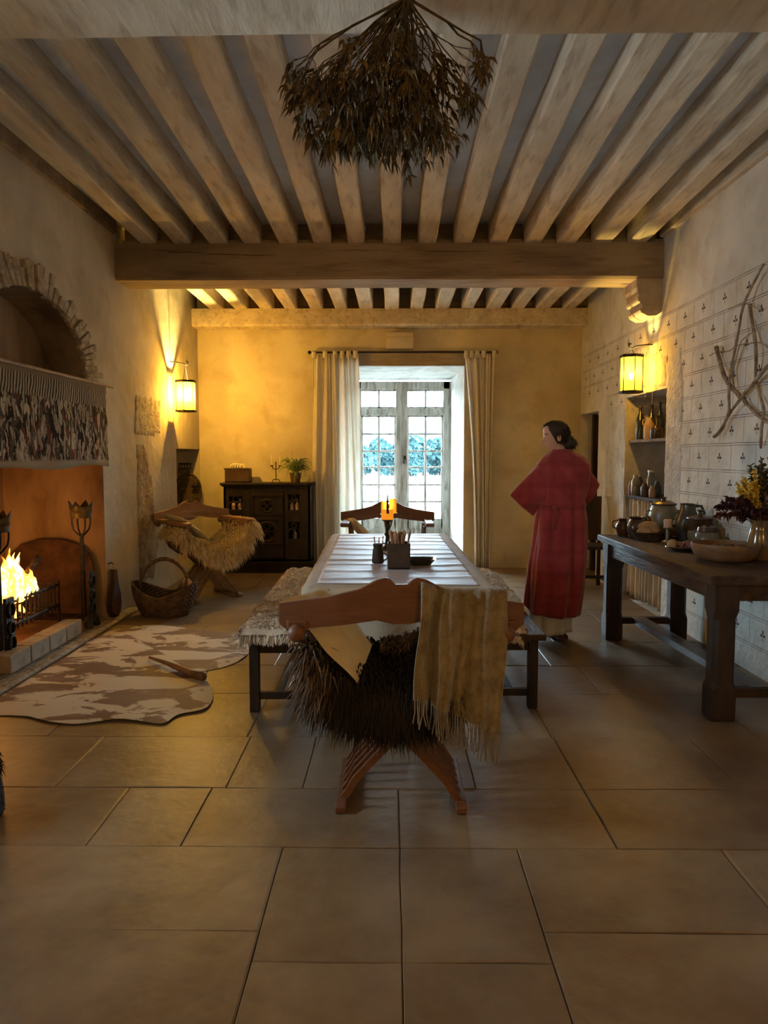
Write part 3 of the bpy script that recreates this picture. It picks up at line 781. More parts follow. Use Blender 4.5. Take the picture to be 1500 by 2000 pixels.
# ================================================================ THROW over the near chair
THROW = mat('khaki_paisley_wool', (.15, .110, .06), (.255, .20, .12), scale=16, rough=.95, bump=.4, bscale=60, c3=(.30, .24, .15), fscale=24, fmix=.5, sheen=.4, detail=3)
ty = y0 - .105
tL, tR = onY(822, 1150, ty), onY(993, 1172, ty); bL, bR = onY(808, 1360, ty - .03), onY(978, 1432, ty - .03)
def thr(u, v):   # v 0 top .. 1 hem
    top = tL.lerp(tR, u); bot = bL.lerp(bR, u)
    top = top + Vector((0, 0, .008 - .012 * math.sin(u * 5) ))
    p = top.lerp(bot, v); fold = (.45 + .55 * v) * .030 * (math.sin(u * 19 + .8 * v + 1.5 * math.sin(u * 5)) + .5 * math.sin(u * 47 + 2 + v)) * (1.25 - u * .95)
    return p + Vector((.006 * math.sin(v * 6 + u * 12), -fold - .02 * v, 0))
b = MB(); b.grid(thr, 70, 30)
# the part lying over the rail and down the inner side
def thr2(u, v):
    p = thr(u, 0); a = v
    if a < .4: k = a / .4; return p + Vector((0, .065 * k, .014 * math.sin(k * PI)))
    k = (a - .4) / .6; return p + Vector((0, .07 + .01 * k, -.17 * k))
b.grid(thr2, 40, 10)
tw = thing('throw_blanket', (.32, ty, bL.z - .05), 'khaki fringed throw hanging over the back rail of the near armchair', 'blanket')
b.build('cloth', THROW, tw, smooth=True, solid=.004)
b = MB()
for k in range(44):
    u = (k + .5) / 44; p = thr(u, 1); l = .085 + .03 * R.random() + .02 * u
    b.cur = R.random()
    b.tube([p + Vector((0, 0, .004)), p + Vector((R.uniform(-.004, .004), -.003, -l * .5)), p + Vector((R.uniform(-.012, .012), R.uniform(-.01, .006), -l))], [.0030, .0026, .0022], 5)
fr = b.build('fringe', THROW, tw)

# ================================================================ DINING TABLE
TH = .76
A = onZ(596, 1147, TH); B = onZ(967, 1152, TH); C_ = onZ(871, 1043, TH); D_ = onZ(651, 1043, TH)
TCX = (A + B + C_ + D_) / 4
tab = thing('dining_table', (TCX.x, TCX.y, 0), 'long dining table in the middle of the room covered with cloth', 'table')
def tpt(u, v, z=TH):   # u across left-right, v near-far
    p = A.lerp(B, u).lerp(D_.lerp(C_, u), v); return Vector((p.x, p.y, z))
b = MB(); i = 0
for z in (TH - .045, TH - .008):
    for u, v in ((.01, .006), (.99, .006), (.99, .994), (.01, .994)): b.v.append(tuple(tpt(u, v, z)))
for f in ((3, 2, 1, 0), (4, 5, 6, 7), (0, 1, 5, 4), (1, 2, 6, 5), (2, 3, 7, 6), (3, 0, 4, 7)): b.face(f)
b.build('table_top', DARKWOOD, tab)
for v in (.16, .84):
    for s_ in (.3, .7):
        b = MB(); p = tpt(s_, v, 0); b.box((p.x - .05, p.y - .04, 0), (p.x + .05, p.y + .04, TH - .045)); b.build('leg', DARKWOOD, tab, bevel=.006)
    b = MB(); b.bar(tpt(.12, v, .04), tpt(.88, v, .04), .10, .08); b.build('trestle_foot', DARKWOOD, tab, bevel=.008)
b = MB(); b.bar(tpt(.5, .16, .2), tpt(.5, .84, .2), .06, .08); b.build('stretcher', DARKWOOD, tab)
CLOTH = mat('ecru_tablecloth', (.40, .31, .21), (.50, .40, .28), scale=3, rough=.85, bump=.15, bscale=70, spec=.25)
b = MB()
def prof(s_, hang): # distance from the centre edge outward
    return s_
def cloth(u, v):
    # unfold: u,v in [0,1] cover top plus drops; drop = .33
    du, dv = .30 / .97, .34 / 2.55
    U = -du + u * (1 + 2 * du); V = -dv + v * (1 + 2 * dv)
    cu, cv = min(max(U, 0), 1), min(max(V, 0), 1); p = tpt(cu, cv, TH)
    ox = (U - cu) * .97; oy = (V - cv) * 2.55; dd = math.hypot(ox, oy)
    if dd > 0:
        n_ = Vector((ox, oy, 0)).normalized(); wave = .012 + .018 * math.sin((cv * 2.55 if abs(ox) > abs(oy) else cu) * 17 + 1) * min(1, dd / .2)
        p = p + n_ * (wave + .006) + Vector((0, 0, -dd + .0))
    else: p.z += .002
    return p
b.grid(cloth, 60, 90); tc_ = b.build('tablecloth', CLOTH, smooth=True, solid=.003); tag(tc_, 'ecru tablecloth draped over the long dining table', 'tablecloth')
RUN = mat('lavender_grey_runner', (.43, .40, .44), (.56, .53, .58), scale=3, rough=.55, bump=.25, bscale=12, stretch=(1, 4, 1), spec=.5)
b = MB()
def run(u, v):
    p = tpt(.055 + .88 * u, .035 + .945 * v, TH)
    y = p.y; c = .006 * max(0, math.sin(y * 26 + 2 * nz(p.x, y, 1, 2.5))) ** 3 + .0025 * nz(p.x, y, 4, 7)
    p.z = TH + .0065 + c; return p
b.grid(run, 50, 220); r_ = b.build('table_runner', RUN, smooth=True, solid=.002); tag(r_, 'creased lavender-grey linen runner over the tablecloth', 'table runner')
TZ = TH + .012

# things on the table -------------------------------------------------
DARKIRON = mat('dark_brown_tin', (.035, .022, .016), (.06, .038, .028), scale=12, rough=.6, spec=.3)
WAX = mat('lit_wax', (.85, .55, .18), rough=.5, emis=(1, .48, .05), estr=.5); WAXB = mat('lit_wax_amber', (.7, .36, .08), rough=.5, emis=(1, .30, .01), estr=.28)
FLAMEM = mat('candle_flame', (1, .7, .3), emis=(1, .62, .2), estr=12)
bx = onZ(779, 1111, TZ)
t = thing('cutlery_box', (bx.x, bx.y, TZ), 'dark square box full of wooden utensils on the table', 'utensil box')
s_ = .066; hh = .145
b = MB()
x, y = bx.x, bx.y + s_
for (a, c) in (((x - s_, y - s_), (x + s_, y - s_ + .008)), ((x - s_, y + s_ - .008), (x + s_, y + s_)), ((x - s_, y - s_ + .008), (x - s_ + .008, y + s_ - .008)), ((x + s_ - .008, y - s_ + .008), (x + s_, y + s_ - .008))):
    b.box((*a, TZ), (*c, TZ + hh))
b.box((x - s_, y - s_, TZ), (x + s_, y + s_, TZ + .008)); b.build('box', DARKIRON, t, bevel=.003)
UT = mat('utensil_wood', (.24, .12, .06), (.42, .24, .13), scale=20, rough=.6, rnd=.3)
for k in range(15):
    q = MB(); q.cur = R.random(); a = R.uniform(0, 6.28); r0 = R.uniform(.0, .035); ex, ey = R.uniform(-.055, .055), R.uniform(-.04, .05)
    p0 = Vector((x + ex * .5, y + ey * .5, TZ + .02)); p1 = Vector((x + ex * 1.25, y + ey, TZ + hh + R.uniform(.035, .075)))
    q.tube([p0, p0.lerp(p1, .7), p0.lerp(p1, .9), p1], [.007, .009, .015, .010], 6, flat=.5)
    tag(q.build('wooden_spoon', UT, smooth=True), 'wooden utensil handle standing in the dark square box', 'utensil', 'wooden utensils in the square box')
pm = onZ(738, 1101, TZ)
t = thing('pewter_mug', (pm.x, pm.y + .03, TZ), 'small dark mug with handle left of the utensil box', 'mug')
b = MB(); b.lathe([(.001, .0), (.033, 0), (.037, .01), (.034, .05), (.030, .085), (.026, .09), (.029, .105), (.030, .118), (.026, .118), (.024, .02), (.001, .015)], (pm.x, pm.y + .03, TZ), 20, ); b.build('body', DARKIRON, t, auto=True)
for zz in (.038, .098):
    b = MB(); c = Vector((pm.x + .03, pm.y + .03, TZ + zz)); b.tube([c + Vector((.028 * math.sin(a), 0, .022 * math.cos(a))) for a in [PI * k / 8 for k in range(9)]], .0045, 6); b.build('handle', DARKIRON, t)
for k, (ex, l) in enumerate(((-.012, .045), (.004, .038), (.018, .05))):
    q = MB(); c = Vector((pm.x + ex, pm.y + .03, TZ + .03)); q.tube([c, c + Vector((ex * .8, 0, .085 + l))], [.004, .0035], 6); tag(q.build('wooden_stick', UT), '%s thin stick standing in the small dark mug' % ('left', 'middle', 'right')[k], 'stick', 'sticks in the small mug')
pd = onZ(822, 1106, TZ)
t = MB(); X0, Y0 = pd.x, pd.y + .07
def sq(h, s, z): return [(X0 + a * h, Y0 + c * s, TZ + z) for a, c in ((-1, -.7), (-.7, -1), (.7, -1), (1, -.7), (1, .7), (.7, 1), (-.7, 1), (-1, .7))]
rings = [sq(.055, .045, 0), sq(.085, .075, .035), sq(.092, .082, .038), sq(.078, .068, .034), sq(.05, .04, .008)]
for rg in rings: t.v += rg
for a in range(4):
    for k in range(8): t.face((a * 8 + k, a * 8 + (k + 1) % 8, a * 8 + 8 + (k + 1) % 8, a * 8 + 8 + k))
t.face(range(8)); t.face(range(32, 40))
tag(t.build('square_dish', mat('dark_glazed_dish', (.025, .022, .02), rough=.3, spec=.6), bevel=.002), 'dark square dish right of the utensil box', 'dish')
# pricket candle stand
cb = onZ(757, 1075, TZ); cy = cb.y + .05; cx = onY(757, 1000, cy).x
t = thing('candle_stand', (cx, cy, TZ), 'dark iron pricket candle stand in the middle of the table', 'candle holder')
zt_ = onY(757, 1015, cy).z; zp = onY(757, 948, cy).z
b = MB(); b.lathe([(.001, 0), (.055, 0), (.05, .012), (.018, .03), (.014, .09), (.024, .105), (.015, .12), (.016, zt_ - TZ - .015), (.036, zt_ - TZ - .006), (.036, zt_ - TZ), (.001, zt_ - TZ)], (cx, cy, TZ), 16); b.build('stem', IRON, t, auto=True)
b = MB(); b.tube([(cx + .002, cy - .034, zt_ + .045), (cx, cy - .034, zt_ + .08), (cx, cy - .034, zp)], [.009, .008, .0015], 8); b.build('pricket', IRON, t)
b = MB(); b.lathe([(.001, .055), (.04, .055), (.042, .06), (.001, .064)], (cx + .005, cy + .14, TZ + .0), 16)
for dx, dy, h0, hh_, rr, lb in ((-.002, .012, 0.001, .070, .042, 'lit pillar candle at the front of the candle stand'), (-.024, .12, .030, .085, .022, 'lit candle behind the front one at left'), (.036, .13, .035, .10, .026, 'lit candle behind the front one at right')):
    k_ = thing('pillar_candle', (cx + dx, cy + dy, zt_ + h0), lb, 'candle')
    q = MB(); q.lathe([(.001, 0), (rr, 0), (rr * 1.02, hh_ * .5), (rr, hh_), (rr * .8, hh_ + .003), (rr * .6, hh_ - .008), (.001, hh_ - .010)], (cx + dx, cy + dy, zt_ + h0), 16); q.build('wax', WAXB if h0 else WAX, k_, auto=True)
    q = MB(); q.tube([(cx + dx, cy + dy, zt_ + h0 + hh_ - .01), (cx + dx, cy + dy, zt_ + h0 + hh_ + .004)], .0015, 5); q.build('wick', IRON, k_)
    q = MB(); q.lathe([(.0005, 0), (.004, .006), (.005, .012), (.003, .022), (.0005, .03)], (cx + dx, cy + dy, zt_ + h0 + hh_ - .002), 10); q.build('flame', FLAMEM, k_, smooth=True)
    if h0:
        q = MB(); q.lathe([(.001, -.012), (.012, -.012), (.034, -.004), (.034, 0), (.001, 0)], (cx + dx, cy + dy, zt_ + h0), 14); q.tube([(cx + dx, cy + dy, zt_ + h0 - .01), (cx + dx * .6, cy + dy * .6, zt_ - .05), (cx, cy + .01, zt_ - .08)], .006, 6); q.build('arm', IRON, t)
point('candle_light', (cx, cy + .04, zt_ + .11), CANDLE_P, (1, .55, .15), .02)

# ================================================================ BENCHES
def bench(x0, x1, y0_, y1_, label, rz, grp=None):
    cx_, cy_ = (x0 + x1) / 2, (y0_ + y1_) / 2; t = thing('bench', (cx_, cy_, 0), label, 'bench', None, rz)
    hw, hl = (x1 - x0) / 2, (y1_ - y0_) / 2
    b = MB(); b.box((-hw, -hl, .405), (hw, hl, .44)); b.build('plank', DARKTOP, t, world=False, bevel=.006)
    b = MB(); b.box((-hw + .04, -hl + .10, .33), (-hw + .065, hl - .1, .405)); b.box((hw - .065, -hl + .10, .33), (hw - .04, hl - .1, .405)); b.box((-hw + .04, -hl + .09, .33), (hw - .04, -hl + .115, .405)); b.build('apron', DARKWOOD, t, world=False)
    for sx in (-1, 1):
        for sy in (-1, 1):
            b = MB(); b.box((sx * (hw - .055) - .027, sy * (hl - .10) - .027, 0), (sx * (hw - .055) + .027, sy * (hl - .10) + .027, .405)); b.build('leg', DARKWOOD, t, world=False, bevel=.004)
    for sy in (-1, 1):
        b = MB(); b.box((-hw + .06, sy * (hl - .10) - .015, .07), (hw - .06, sy * (hl - .10) + .015, .11)); b.build('stretcher', DARKWOOD, t, world=False)
    b = MB(); b.box((-.02, -hl + .11, .075), (.02, hl - .11, .105)); b.build('long_stretcher', DARKWOOD, t, world=False)
    return t
L0 = onZ(463, 1245, .44); L1 = onZ(600, 1245, .44); ly = L0.y
bench(L0.x, L0.x + .36, ly, ly + 2.15, 'dark wooden bench along the left side of the dining table', math.radians(1.2))
R0 = onZ(1065, 1240, .44); ry = R0.y
bench(R0.x - .36, R0.x, ry, ry + 2.1, 'dark wooden bench along the right side of the dining table', math.radians(.4))
def bfleece(x0, x1, ya, yb, m, label, nb, slant=0, over=.05):
    def S(u, v):
        edge = .025 * nz(0 if u < .5 else 3, v * 6, 1, 1); x = x0 + (x1 - x0) * u + (edge if u in (0, 1) else edge * (abs(2 * u - 1))); y = ya + (yb - ya) * v; x += -slant * (y - ya)
        w_ = abs(2 * u - 1); e = abs(2 * v - 1)
        z = .487 + .022 * nz(x, y, 2, 13) - .035 * max(0, (w_ - .8) / .2) ** 2 - .035 * max(0, (e - .97) / .03) ** 2
        return Vector((x, y, z))
    f = MB(); f.grid(S, 24, 90)
    # underside
    f.grid(lambda u, v: (lambda p: (p.x, p.y, .443))(S(u, v)), 2, 20)
    nbr = nb // 2
    for k in range(nbr):
        u, v = R.random(), R.random(); p = S(u, v); a = 9 * nz(p.x, p.y, 0, 6); d = Vector((math.cos(a) * .9 + (u - .5) * 1.2, math.sin(a) * .9, .55))
        f.blade(p, d, R.uniform(.015, .028), .011, .5)
    for k in range(900):
        v = R.random(); u = 0 if R.random() < .5 else 1; p = S(u, v); f.blade(p, (-1 if u == 0 else 1, 0, -.3), R.uniform(.02, .05), .012, .6)
    for k in range(500):
        u = R.random(); p = S(u, 0); f.blade(p + Vector((0, 0, R.uniform(-.03, 0))), (R.uniform(-.3, .3), -1, -.3), R.uniform(.02, .04), .012, .6)
    return tag(f.build('bench_fleece', m), label, 'sheepskin')
bfleece(L0.x + .01, L0.x + .35, ly - .0, ly + .75, TANFUR, 'tan and cream sheepskin on the near end of the left bench', 5000, .018)
bfleece(L0.x - .00, L0.x + .35, ly + .74, ly + 2.12, GREYFUR, 'pale curly sheepskin on the far end of the left bench', 8000, .018)
bfleece(R0.x - .36, R0.x - .0, ry + .62, ry + 2.1, GREYFUR, 'pale curly sheepskin on the right bench', 8000, .01)
bfleece(R0.x - .37, R0.x - .12, ry + .02, ry + .60, TANFUR, 'tan sheepskin hanging off the near end of the right bench', 2600)
# ================================================================ CABINET
CABW = mat('black_stained_oak', (.011, .008, .007), (.027, .018, .015), scale=4, rough=.45, bump=.3, bscale=18, stretch=(1, 1, .3), spec=.22)
CY = 8.92
cx0, cx1 = onY(437, 1000, CY).x, onY(606, 1000, CY).x; ct = onY(500, 943, CY).z
cab = thing('cabinet', ((cx0 + cx1) / 2, CY + .2, 0), 'black carved oak cabinet against the yellow wall left of the window', 'cabinet')
b = MB(); Yb = CY + .38
fr = .03
zb = .14
PA = (cx0 + .305 * (cx1 - cx0), cx0 + .70 * (cx1 - cx0))
b.box((cx0, CY + .30, zb), (cx1, Yb, ct - .03)); b.box((cx0, CY, zb), (cx0 + .03, CY + .3, ct - .03)); b.box((cx1 - .03, CY, zb), (cx1, CY + .3, ct - .03))
b.box((cx0, CY, zb), (cx1, CY + .3, zb + .03))
# front frame with real openings
def frame_with_holes(b, x0, x1, z0, z1, holes, y, th):
    X = sorted({x0, x1, *[h[0] for h in holes], *[h[1] for h in holes]}); Z = sorted({z0, z1, *[h[2] for h in holes], *[h[3] for h in holes]})
    for p, q in zip(X[:-1], X[1:]):
        for r_, s_ in zip(Z[:-1], Z[1:]):
            if any(h[0] < (p + q) / 2 < h[1] and h[2] < (r_ + s_) / 2 < h[3] for h in holes): continue
            b.box((p, y, r_), (q, y + th, s_))
def cxu(u): return onY(u, 1000, CY).x
def czv(v): return onY(520, v, CY).z
hl = (cxu(448), cxu(473), czv(995), czv(970)); h1 = (cxu(563), cxu(585), czv(996), czv(966)); h2 = (cxu(563), cxu(585), czv(1052), czv(1020))
frame_with_holes(b, cx0, PA[0], zb, ct - .03, [hl], CY, .02); frame_with_holes(b, PA[1], cx1, zb, ct - .03, [h1, h2], CY, .02)
b.box((PA[0], CY, ct - .11), (PA[1], CY + .02, ct - .03)); b.box((PA[0], CY, zb), (PA[1], CY + .02, zb + .04))
b.build('carcass', CABW, cab, bevel=.003)
b = MB(); b.box((cx0 - .035, CY - .04, ct - .03), (cx1 + .03, Yb, ct)); b.box((cx0 - .02, CY - .025, ct - .045), (cx1 + .02, Yb, ct - .03)); b.build('cabinet_top', CABW, cab, bevel=.006)
b = MB(); b.box((cx0 + .01, CY - .01, 0), (cx1 - .01, Yb, .09)); b.box((cx0 - .005, CY - .02, .09), (cx1 + .005, Yb, zb)); b.build('plinth', CABW, cab, bevel=.004)
dr = MB(); dr.box((PA[0] + .006, CY - .012, zb + .045), (PA[1] - .006, CY + .008, ct - .115)); dr = dr.build('door', CABW, cab, bevel=.004)
def rosette(cx_, cz_, r, n, par, y=CY - .014):
    g = MB(); N_ = 24
    g.tube([(cx_ + r * math.cos(2 * PI * k / N_), y, cz_ + r * math.sin(2 * PI * k / N_)) for k in range(N_ + 1)], .009, 6, cap=False)
    for k in range(n):
        a = 2 * PI * k / n + PI / 2; c = (cx_ + r * .55 * math.cos(a), cz_ + r * .55 * math.sin(a)); rr = r * .3
        g.tube([(c[0] + rr * math.cos(2 * PI * j / 10), y, c[1] + rr * math.sin(2 * PI * j / 10)) for j in range(11)], .006, 5, cap=False)
    g.ball((cx_, y, cz_), .014, 8); g.build('tracery', CABW, par)
    g = MB()
    for k in range(n):
        a = 2 * PI * k / n + PI / 2; c = (cx_ + r * .55 * math.cos(a), cz_ + r * .55 * math.sin(a)); rr = r * .24
        g.prism([(c[0] + rr * math.cos(2 * PI * j / 10), c[1] + rr * math.sin(2 * PI * j / 10)) for j in range(10)], lambda u, v, w_: (u, y + .001 + w_, v), .004)
    g.build('hole_shade_disc', mat('hole_shade_black', (.003, .003, .003), rough=1, spec=0), par)  # flat black discs stand in for the shade inside the petal openings
mx_ = (PA[0] + PA[1]) / 2
rosette(mx_, czv(1038), .115, 6, dr); rosette(mx_, czv(988), .075, 4, dr)
for (x0_, x1_, z0_, z1_) in ((PA[0] + .03, PA[1] - .03, czv(1062), czv(1014)), (PA[0] + .03, PA[1] - .03, czv(1004), czv(968))):
    g = MB(); y = CY - .018
    for p, q in (((x0_, z0_), (x1_, z0_)), ((x1_, z0_), (x1_, z1_)), ((x1_, z1_), (x0_, z1_)), ((x0_, z1_), (x0_, z0_))): g.bar((p[0], y, p[1]), (q[0], y, q[1]), .014, .014)
    g.build('moulding', CABW, dr)
for hx0, hx1, hz0, hz1 in (hl, h1, h2):
    g = MB(); y = CY + .006; cxx = (hx0 + hx1) / 2; hgt = hz1 - hz0; wdt = hx1 - hx0
    g.bar((cxx, y, hz0), (cxx, y, hz0 + hgt * .45), .012, .014)
    for s_ in (-1, 1):
        g.tube([(cxx + s_ * wdt * .5, y, hz0 + hgt * .35), (cxx + s_ * wdt * .42, y, hz0 + hgt * .55), (cxx + s_ * wdt * .2, y, hz0 + hgt * .62), (cxx, y, hz0 + hgt * .45)], .007, 6)
    g.tube([(cxx + wdt * .22 * math.cos(a), y, hz0 + hgt * .80 + wdt * .22 * math.sin(a)) for a in [2 * PI * k / 12 for k in range(13)]], .007, 6)
    g.build('tracery', CABW, cab)
PINK = mat('pale_pink_ceramic', (.50, .30, .26), (.7, .55, .5), scale=20, rough=.4)
for (hx0, hx1, hz0, hz1), nn in ((hl, 2), (h1, 2), (h2, 1)):
    g = MB(); g.box((cx0 + .03 if hx0 < mx_ else PA[1], CY + .02, hz0 - .03), (PA[0] if hx0 < mx_ else cx1 - .03, CY + .3, hz0 - .01)); g.build('shelf', CABW, cab)
    for k in range(nn):
        x = hx0 + (hx1 - hx0) * (k + .5) / nn; g = MB(); r0 = .026
        g.lathe([(.001, 0), (r0, 0), (r0 * 1.1, .05), (r0 * .8, .08), (r0 * .4, .09), (r0 * .4, .12 + .02 * k), (.001, .12 + .02 * k)], (x, CY + .07, hz0 - .01), 14)
        tag(g.build('ceramic_pot', PINK, auto=True), 'pale pink pot at %s inside the %s opening of the cabinet' % ('the left' if k == 0 and nn > 1 else 'the right' if nn > 1 else 'the middle', 'upper left' if hx0 < mx_ else 'upper right' if nn > 1 else 'lower right'), 'pot', 'pink pots inside the cabinet')
# things on top
y = CY + .10; x0_, x1_ = onY(439, 930, y).x, onY(486, 930, y).x
bx_ = thing('wooden_box', ((x0_ + x1_) / 2, y + .1, ct), 'small dark wooden box on the left of the cabinet top', 'box')
hz = onY(460, 915, y).z
b = MB()
for (p, q) in (((x0_, y, ct), (x1_, y + .015, hz)), ((x0_, y + .185, ct), (x1_, y + .2, hz)), ((x0_, y + .015, ct), (x0_ + .015, y + .185, hz)), ((x1_ - .015, y + .015, ct), (x1_, y + .185, hz)), ((x0_, y, ct), (x1_, y + .2, ct + .015))): b.box(p, q)
BOXW = mat('brown_box_wood', (.04, .02, .014), (.075, .04, .028), scale=6, rough=.5)
b.build('box', BOXW, bx_, bevel=.003)
b = MB(); b.box((x0_ - .008, y - .008, hz - .012), (x1_ + .008, y, hz + .004)); b.box(((x0_ + x1_) / 2 - .012, y - .006, hz - .05), ((x0_ + x1_) / 2 + .012, y, hz - .012)); b.build('rim', BOXW, bx_)
LIN2 = mat('white_folded_linen', (.75, .66, .48), (.85, .78, .62), scale=20, rough=.9)
b = MB()
for k in range(5):
    x = x0_ + .09 + .03 * k; b.tube([(x - .03, y + .06 + .01 * k, hz - .01), (x - .02, y + .06, hz + .04 + .012 * math.sin(k)), (x + .005, y + .07, hz + .055), (x + .025, y + .07, hz + .02), (x + .03, y + .07, hz - .01)], [.008, .012, .012, .012, .008], 8)
tag(b.build('folded_napkins', LIN2, smooth=True), 'pale rolled napkins sticking out of the small wooden box', 'napkins')
y = CY + .12; x = onY(539, 930, y).x
cs = thing('small_candlestick', (x, y, ct), 'thin iron candlestick with two slim tapers beside the spider plant', 'candle holder')
zt2 = onY(539, 902, y).z
b = MB(); b.tube([(x, y, ct + .03), (x, y, zt2)], .006, 8)
for s_ in (-1, 1): b.tube([(x, y, ct + .03), (x + s_ * .03, y, ct + .04), (x + s_ * .05, y, ct + .004)], .006, 6); b.tube([(x, y, zt2 - .09), (x + s_ * .03, y, zt2 - .085), (x + s_ * .05, y, zt2 - .05)], .006, 6); b.lathe([(.001, 0), (.012, .0), (.02, .015), (.001, .012)], (x + s_ * .05, y, zt2 - .055), 10)
b.build('stand', IRON, cs)
for s_ in (-1, 1):
    b = MB(); b.tube([(x + s_ * .05, y, zt2 - .045), (x + s_ * .05, y, zt2 + .08)], .006, 8); tag(b.build('taper_candle', mat('ivory_wax', (.8, .7, .45), rough=.5)), 'slim ivory taper on the %s arm of the small iron candlestick' % ('left' if s_ < 0 else 'right'), 'candle')
# spider plant
y = CY + .10; x = onY(577, 930, y).x
pl = thing('spider_plant', (x, y, ct), 'spider plant with arching green leaves on the right of the cabinet top', 'plant')
b = MB(); b.lathe([(.001, 0), (.055, 0), (.07, .10), (.075, .10), (.075, .12), (.06, .12), (.055, .09), (.001, .09)], (x, y, ct), 18); b.build('pot', mat('dark_clay_pot', (.10, .06, .04), rough=.7), pl, auto=True)
LEAF = mat('spider_leaf', (.10, .16, .03), (.30, .36, .12), scale=8, rough=.5, rnd=.35)
b = MB()
def ribbon(b, pts, w0):
    pts = [Vector(p) for p in pts]; i = len(b.v); n = len(pts)
    for k, p in enumerate(pts):
        t_ = pts[min(k + 1, n - 1)] - pts[max(k - 1, 0)]; a = t_.cross(Vector((0, 0, 1)));
        if a.length < 1e-5: a = Vector((1, 0, 0))
        a = (a.normalized() + Vector((0, 0, .8))) * w0 * (1 - (k / (n - 1)) ** 2.5) * .5; b.v += [tuple(p - a), tuple(p + a)]
    for k in range(n - 1): b.face((i + 2 * k, i + 2 * k + 1, i + 2 * k + 3, i + 2 * k + 2))
for k in range(75):
    a = R.uniform(0, 2 * PI); l = R.uniform(.16, .27); up = R.uniform(.06, .20); b.cur = R.random(); dx, dy = math.cos(a), math.sin(a) * .5
    dr_ = R.uniform(.02, .22)
    ribbon(b, [(x + dx * l * t_, y + dy * l * t_ * .8, ct + .11 + up * math.sin(PI * min(1, t_ * .8)) * 1.1 - dr_ * t_ ** 3) for t_ in [q / 7 for q in range(8)]], .017)
for k in range(14):   # drooping runners over the front/right edge
    b.cur = R.random(); ex = R.uniform(.0, .20); dz = R.uniform(.05, .28)
    ribbon(b, [(x + ex * t_, y - .17 * min(1, t_ * 1.6) , ct + .11 + .05 * math.sin(t_ * 3) - dz * t_ ** 2) for t_ in [q / 6 for q in range(7)]], .010)
b.cur = .1; ribbon(b, [(x - .02, y, ct + .1), (x - .03, y, ct + .3), (x - .05, y, ct + .47)], .022)
b.build('leaves', LEAF, pl)

# ================================================================ LEFT NICHE: baskets and tools
WICK = mat('dark_wicker', (.045, .03, .018), (.13, .09, .055), scale=25, rough=.8, bump=1, bscale=70)
NX = XL - .10
c = onY(367, 958, 9.22)
b = MB(); n = 16
b.lathe([(.001, .0), (.09, .005), (.15, .02), (.175, .05), (.165, .06), (.13, .045), (.001, .04)], (0, 0, 0), 28, 1, 1)
b.v = [(c.x + p[0] * .82, 9.30 - p[2], c.z + p[1] * 1.15) for p in b.v]
t = thing('round_wicker_shield', (c.x, 9.3, c.z - .2), 'round dark wicker disc with a horn hanging in the left corner niche', 'basket')
b.build('disc', WICK, t, smooth=True)
b = MB(); h0 = onY(376, 950, 9.2); h1_ = onY(391, 940, 9.18); b.tube([h0, (h0.x + .06, 9.19, h0.z), (h1_.x - .02, 9.18, h1_.z - .03), h1_], [.022, .02, .014, .004], 8); b.build('horn', IRON, t, smooth=True)
b = MB(); b.tube([(c.x + .16 * math.cos(a), 9.235, c.z + .21 * math.sin(a)) for a in [2 * PI * k / 28 for k in range(29)]], .012, 6); b.build('rim', WICK, t)
hk = thing('iron_hook_rack', (c.x, 9.3, onY(360, 930, 9.3).z), 'black iron hook rack with keys in the left corner niche', 'hook rack')
b = MB(); z = onY(360, 906, 9.3).z; xx = c.x - .08
b.bar((xx - .06, 9.33, z), (xx + .1, 9.33, z), .012, .02)
for k in range(5): b.tube([(xx - .05 + .035 * k, 9.32, z), (xx - .05 + .035 * k, 9.30, z - .05), (xx - .04 + .035 * k, 9.29, z - .07), (xx - .03 + .035 * k, 9.29, z - .05)], .006, 5)
for k in range(5): b.tube([(xx - .05 + .03 * k, 9.29, z - .06), (xx - .045 + .035 * k, 9.285, z - .12 - .02 * (k % 3))], .008, 5)
for k in range(4):
    a0 = xx - .05 + .04 * k; b.tube([(a0, 9.29, z - .14), (a0 + .03, 9.285, z - .2), (a0, 9.28, z - .17)], .007, 5)
b.build('hooks', IRON, hk)
# bentwood leather yoke / coil behind the chair
b = MB(); c2 = onY(418, 1035, 8.6)
for k in range(3): b.tube([(c2.x - .02 + .18 * math.cos(a) * (1 + .1 * k), 8.6 - .04 * k, c2.z - .12 + .10 * math.sin(a + .3 * k)) for a in [PI * q / 12 for q in range(13)]], .009, 6)
# ================================================================ BASKET by the wall
gx = onZ(312, 1208, 0); bk = thing('wicker_basket', (gx.x, gx.y, 0), 'dark wicker log basket with round handle by the left wall', 'basket')
WICK2 = mat('brown_wicker', (.05, .03, .02), (.15, .095, .06), scale=16, rough=.75, bump=.3)
b = MB(); cxb, cyb = gx.x, gx.y + .16; rx, ry_ = .27, .20
def bh(a): return .17 + .12 * abs(math.cos(a)) ** 1.5
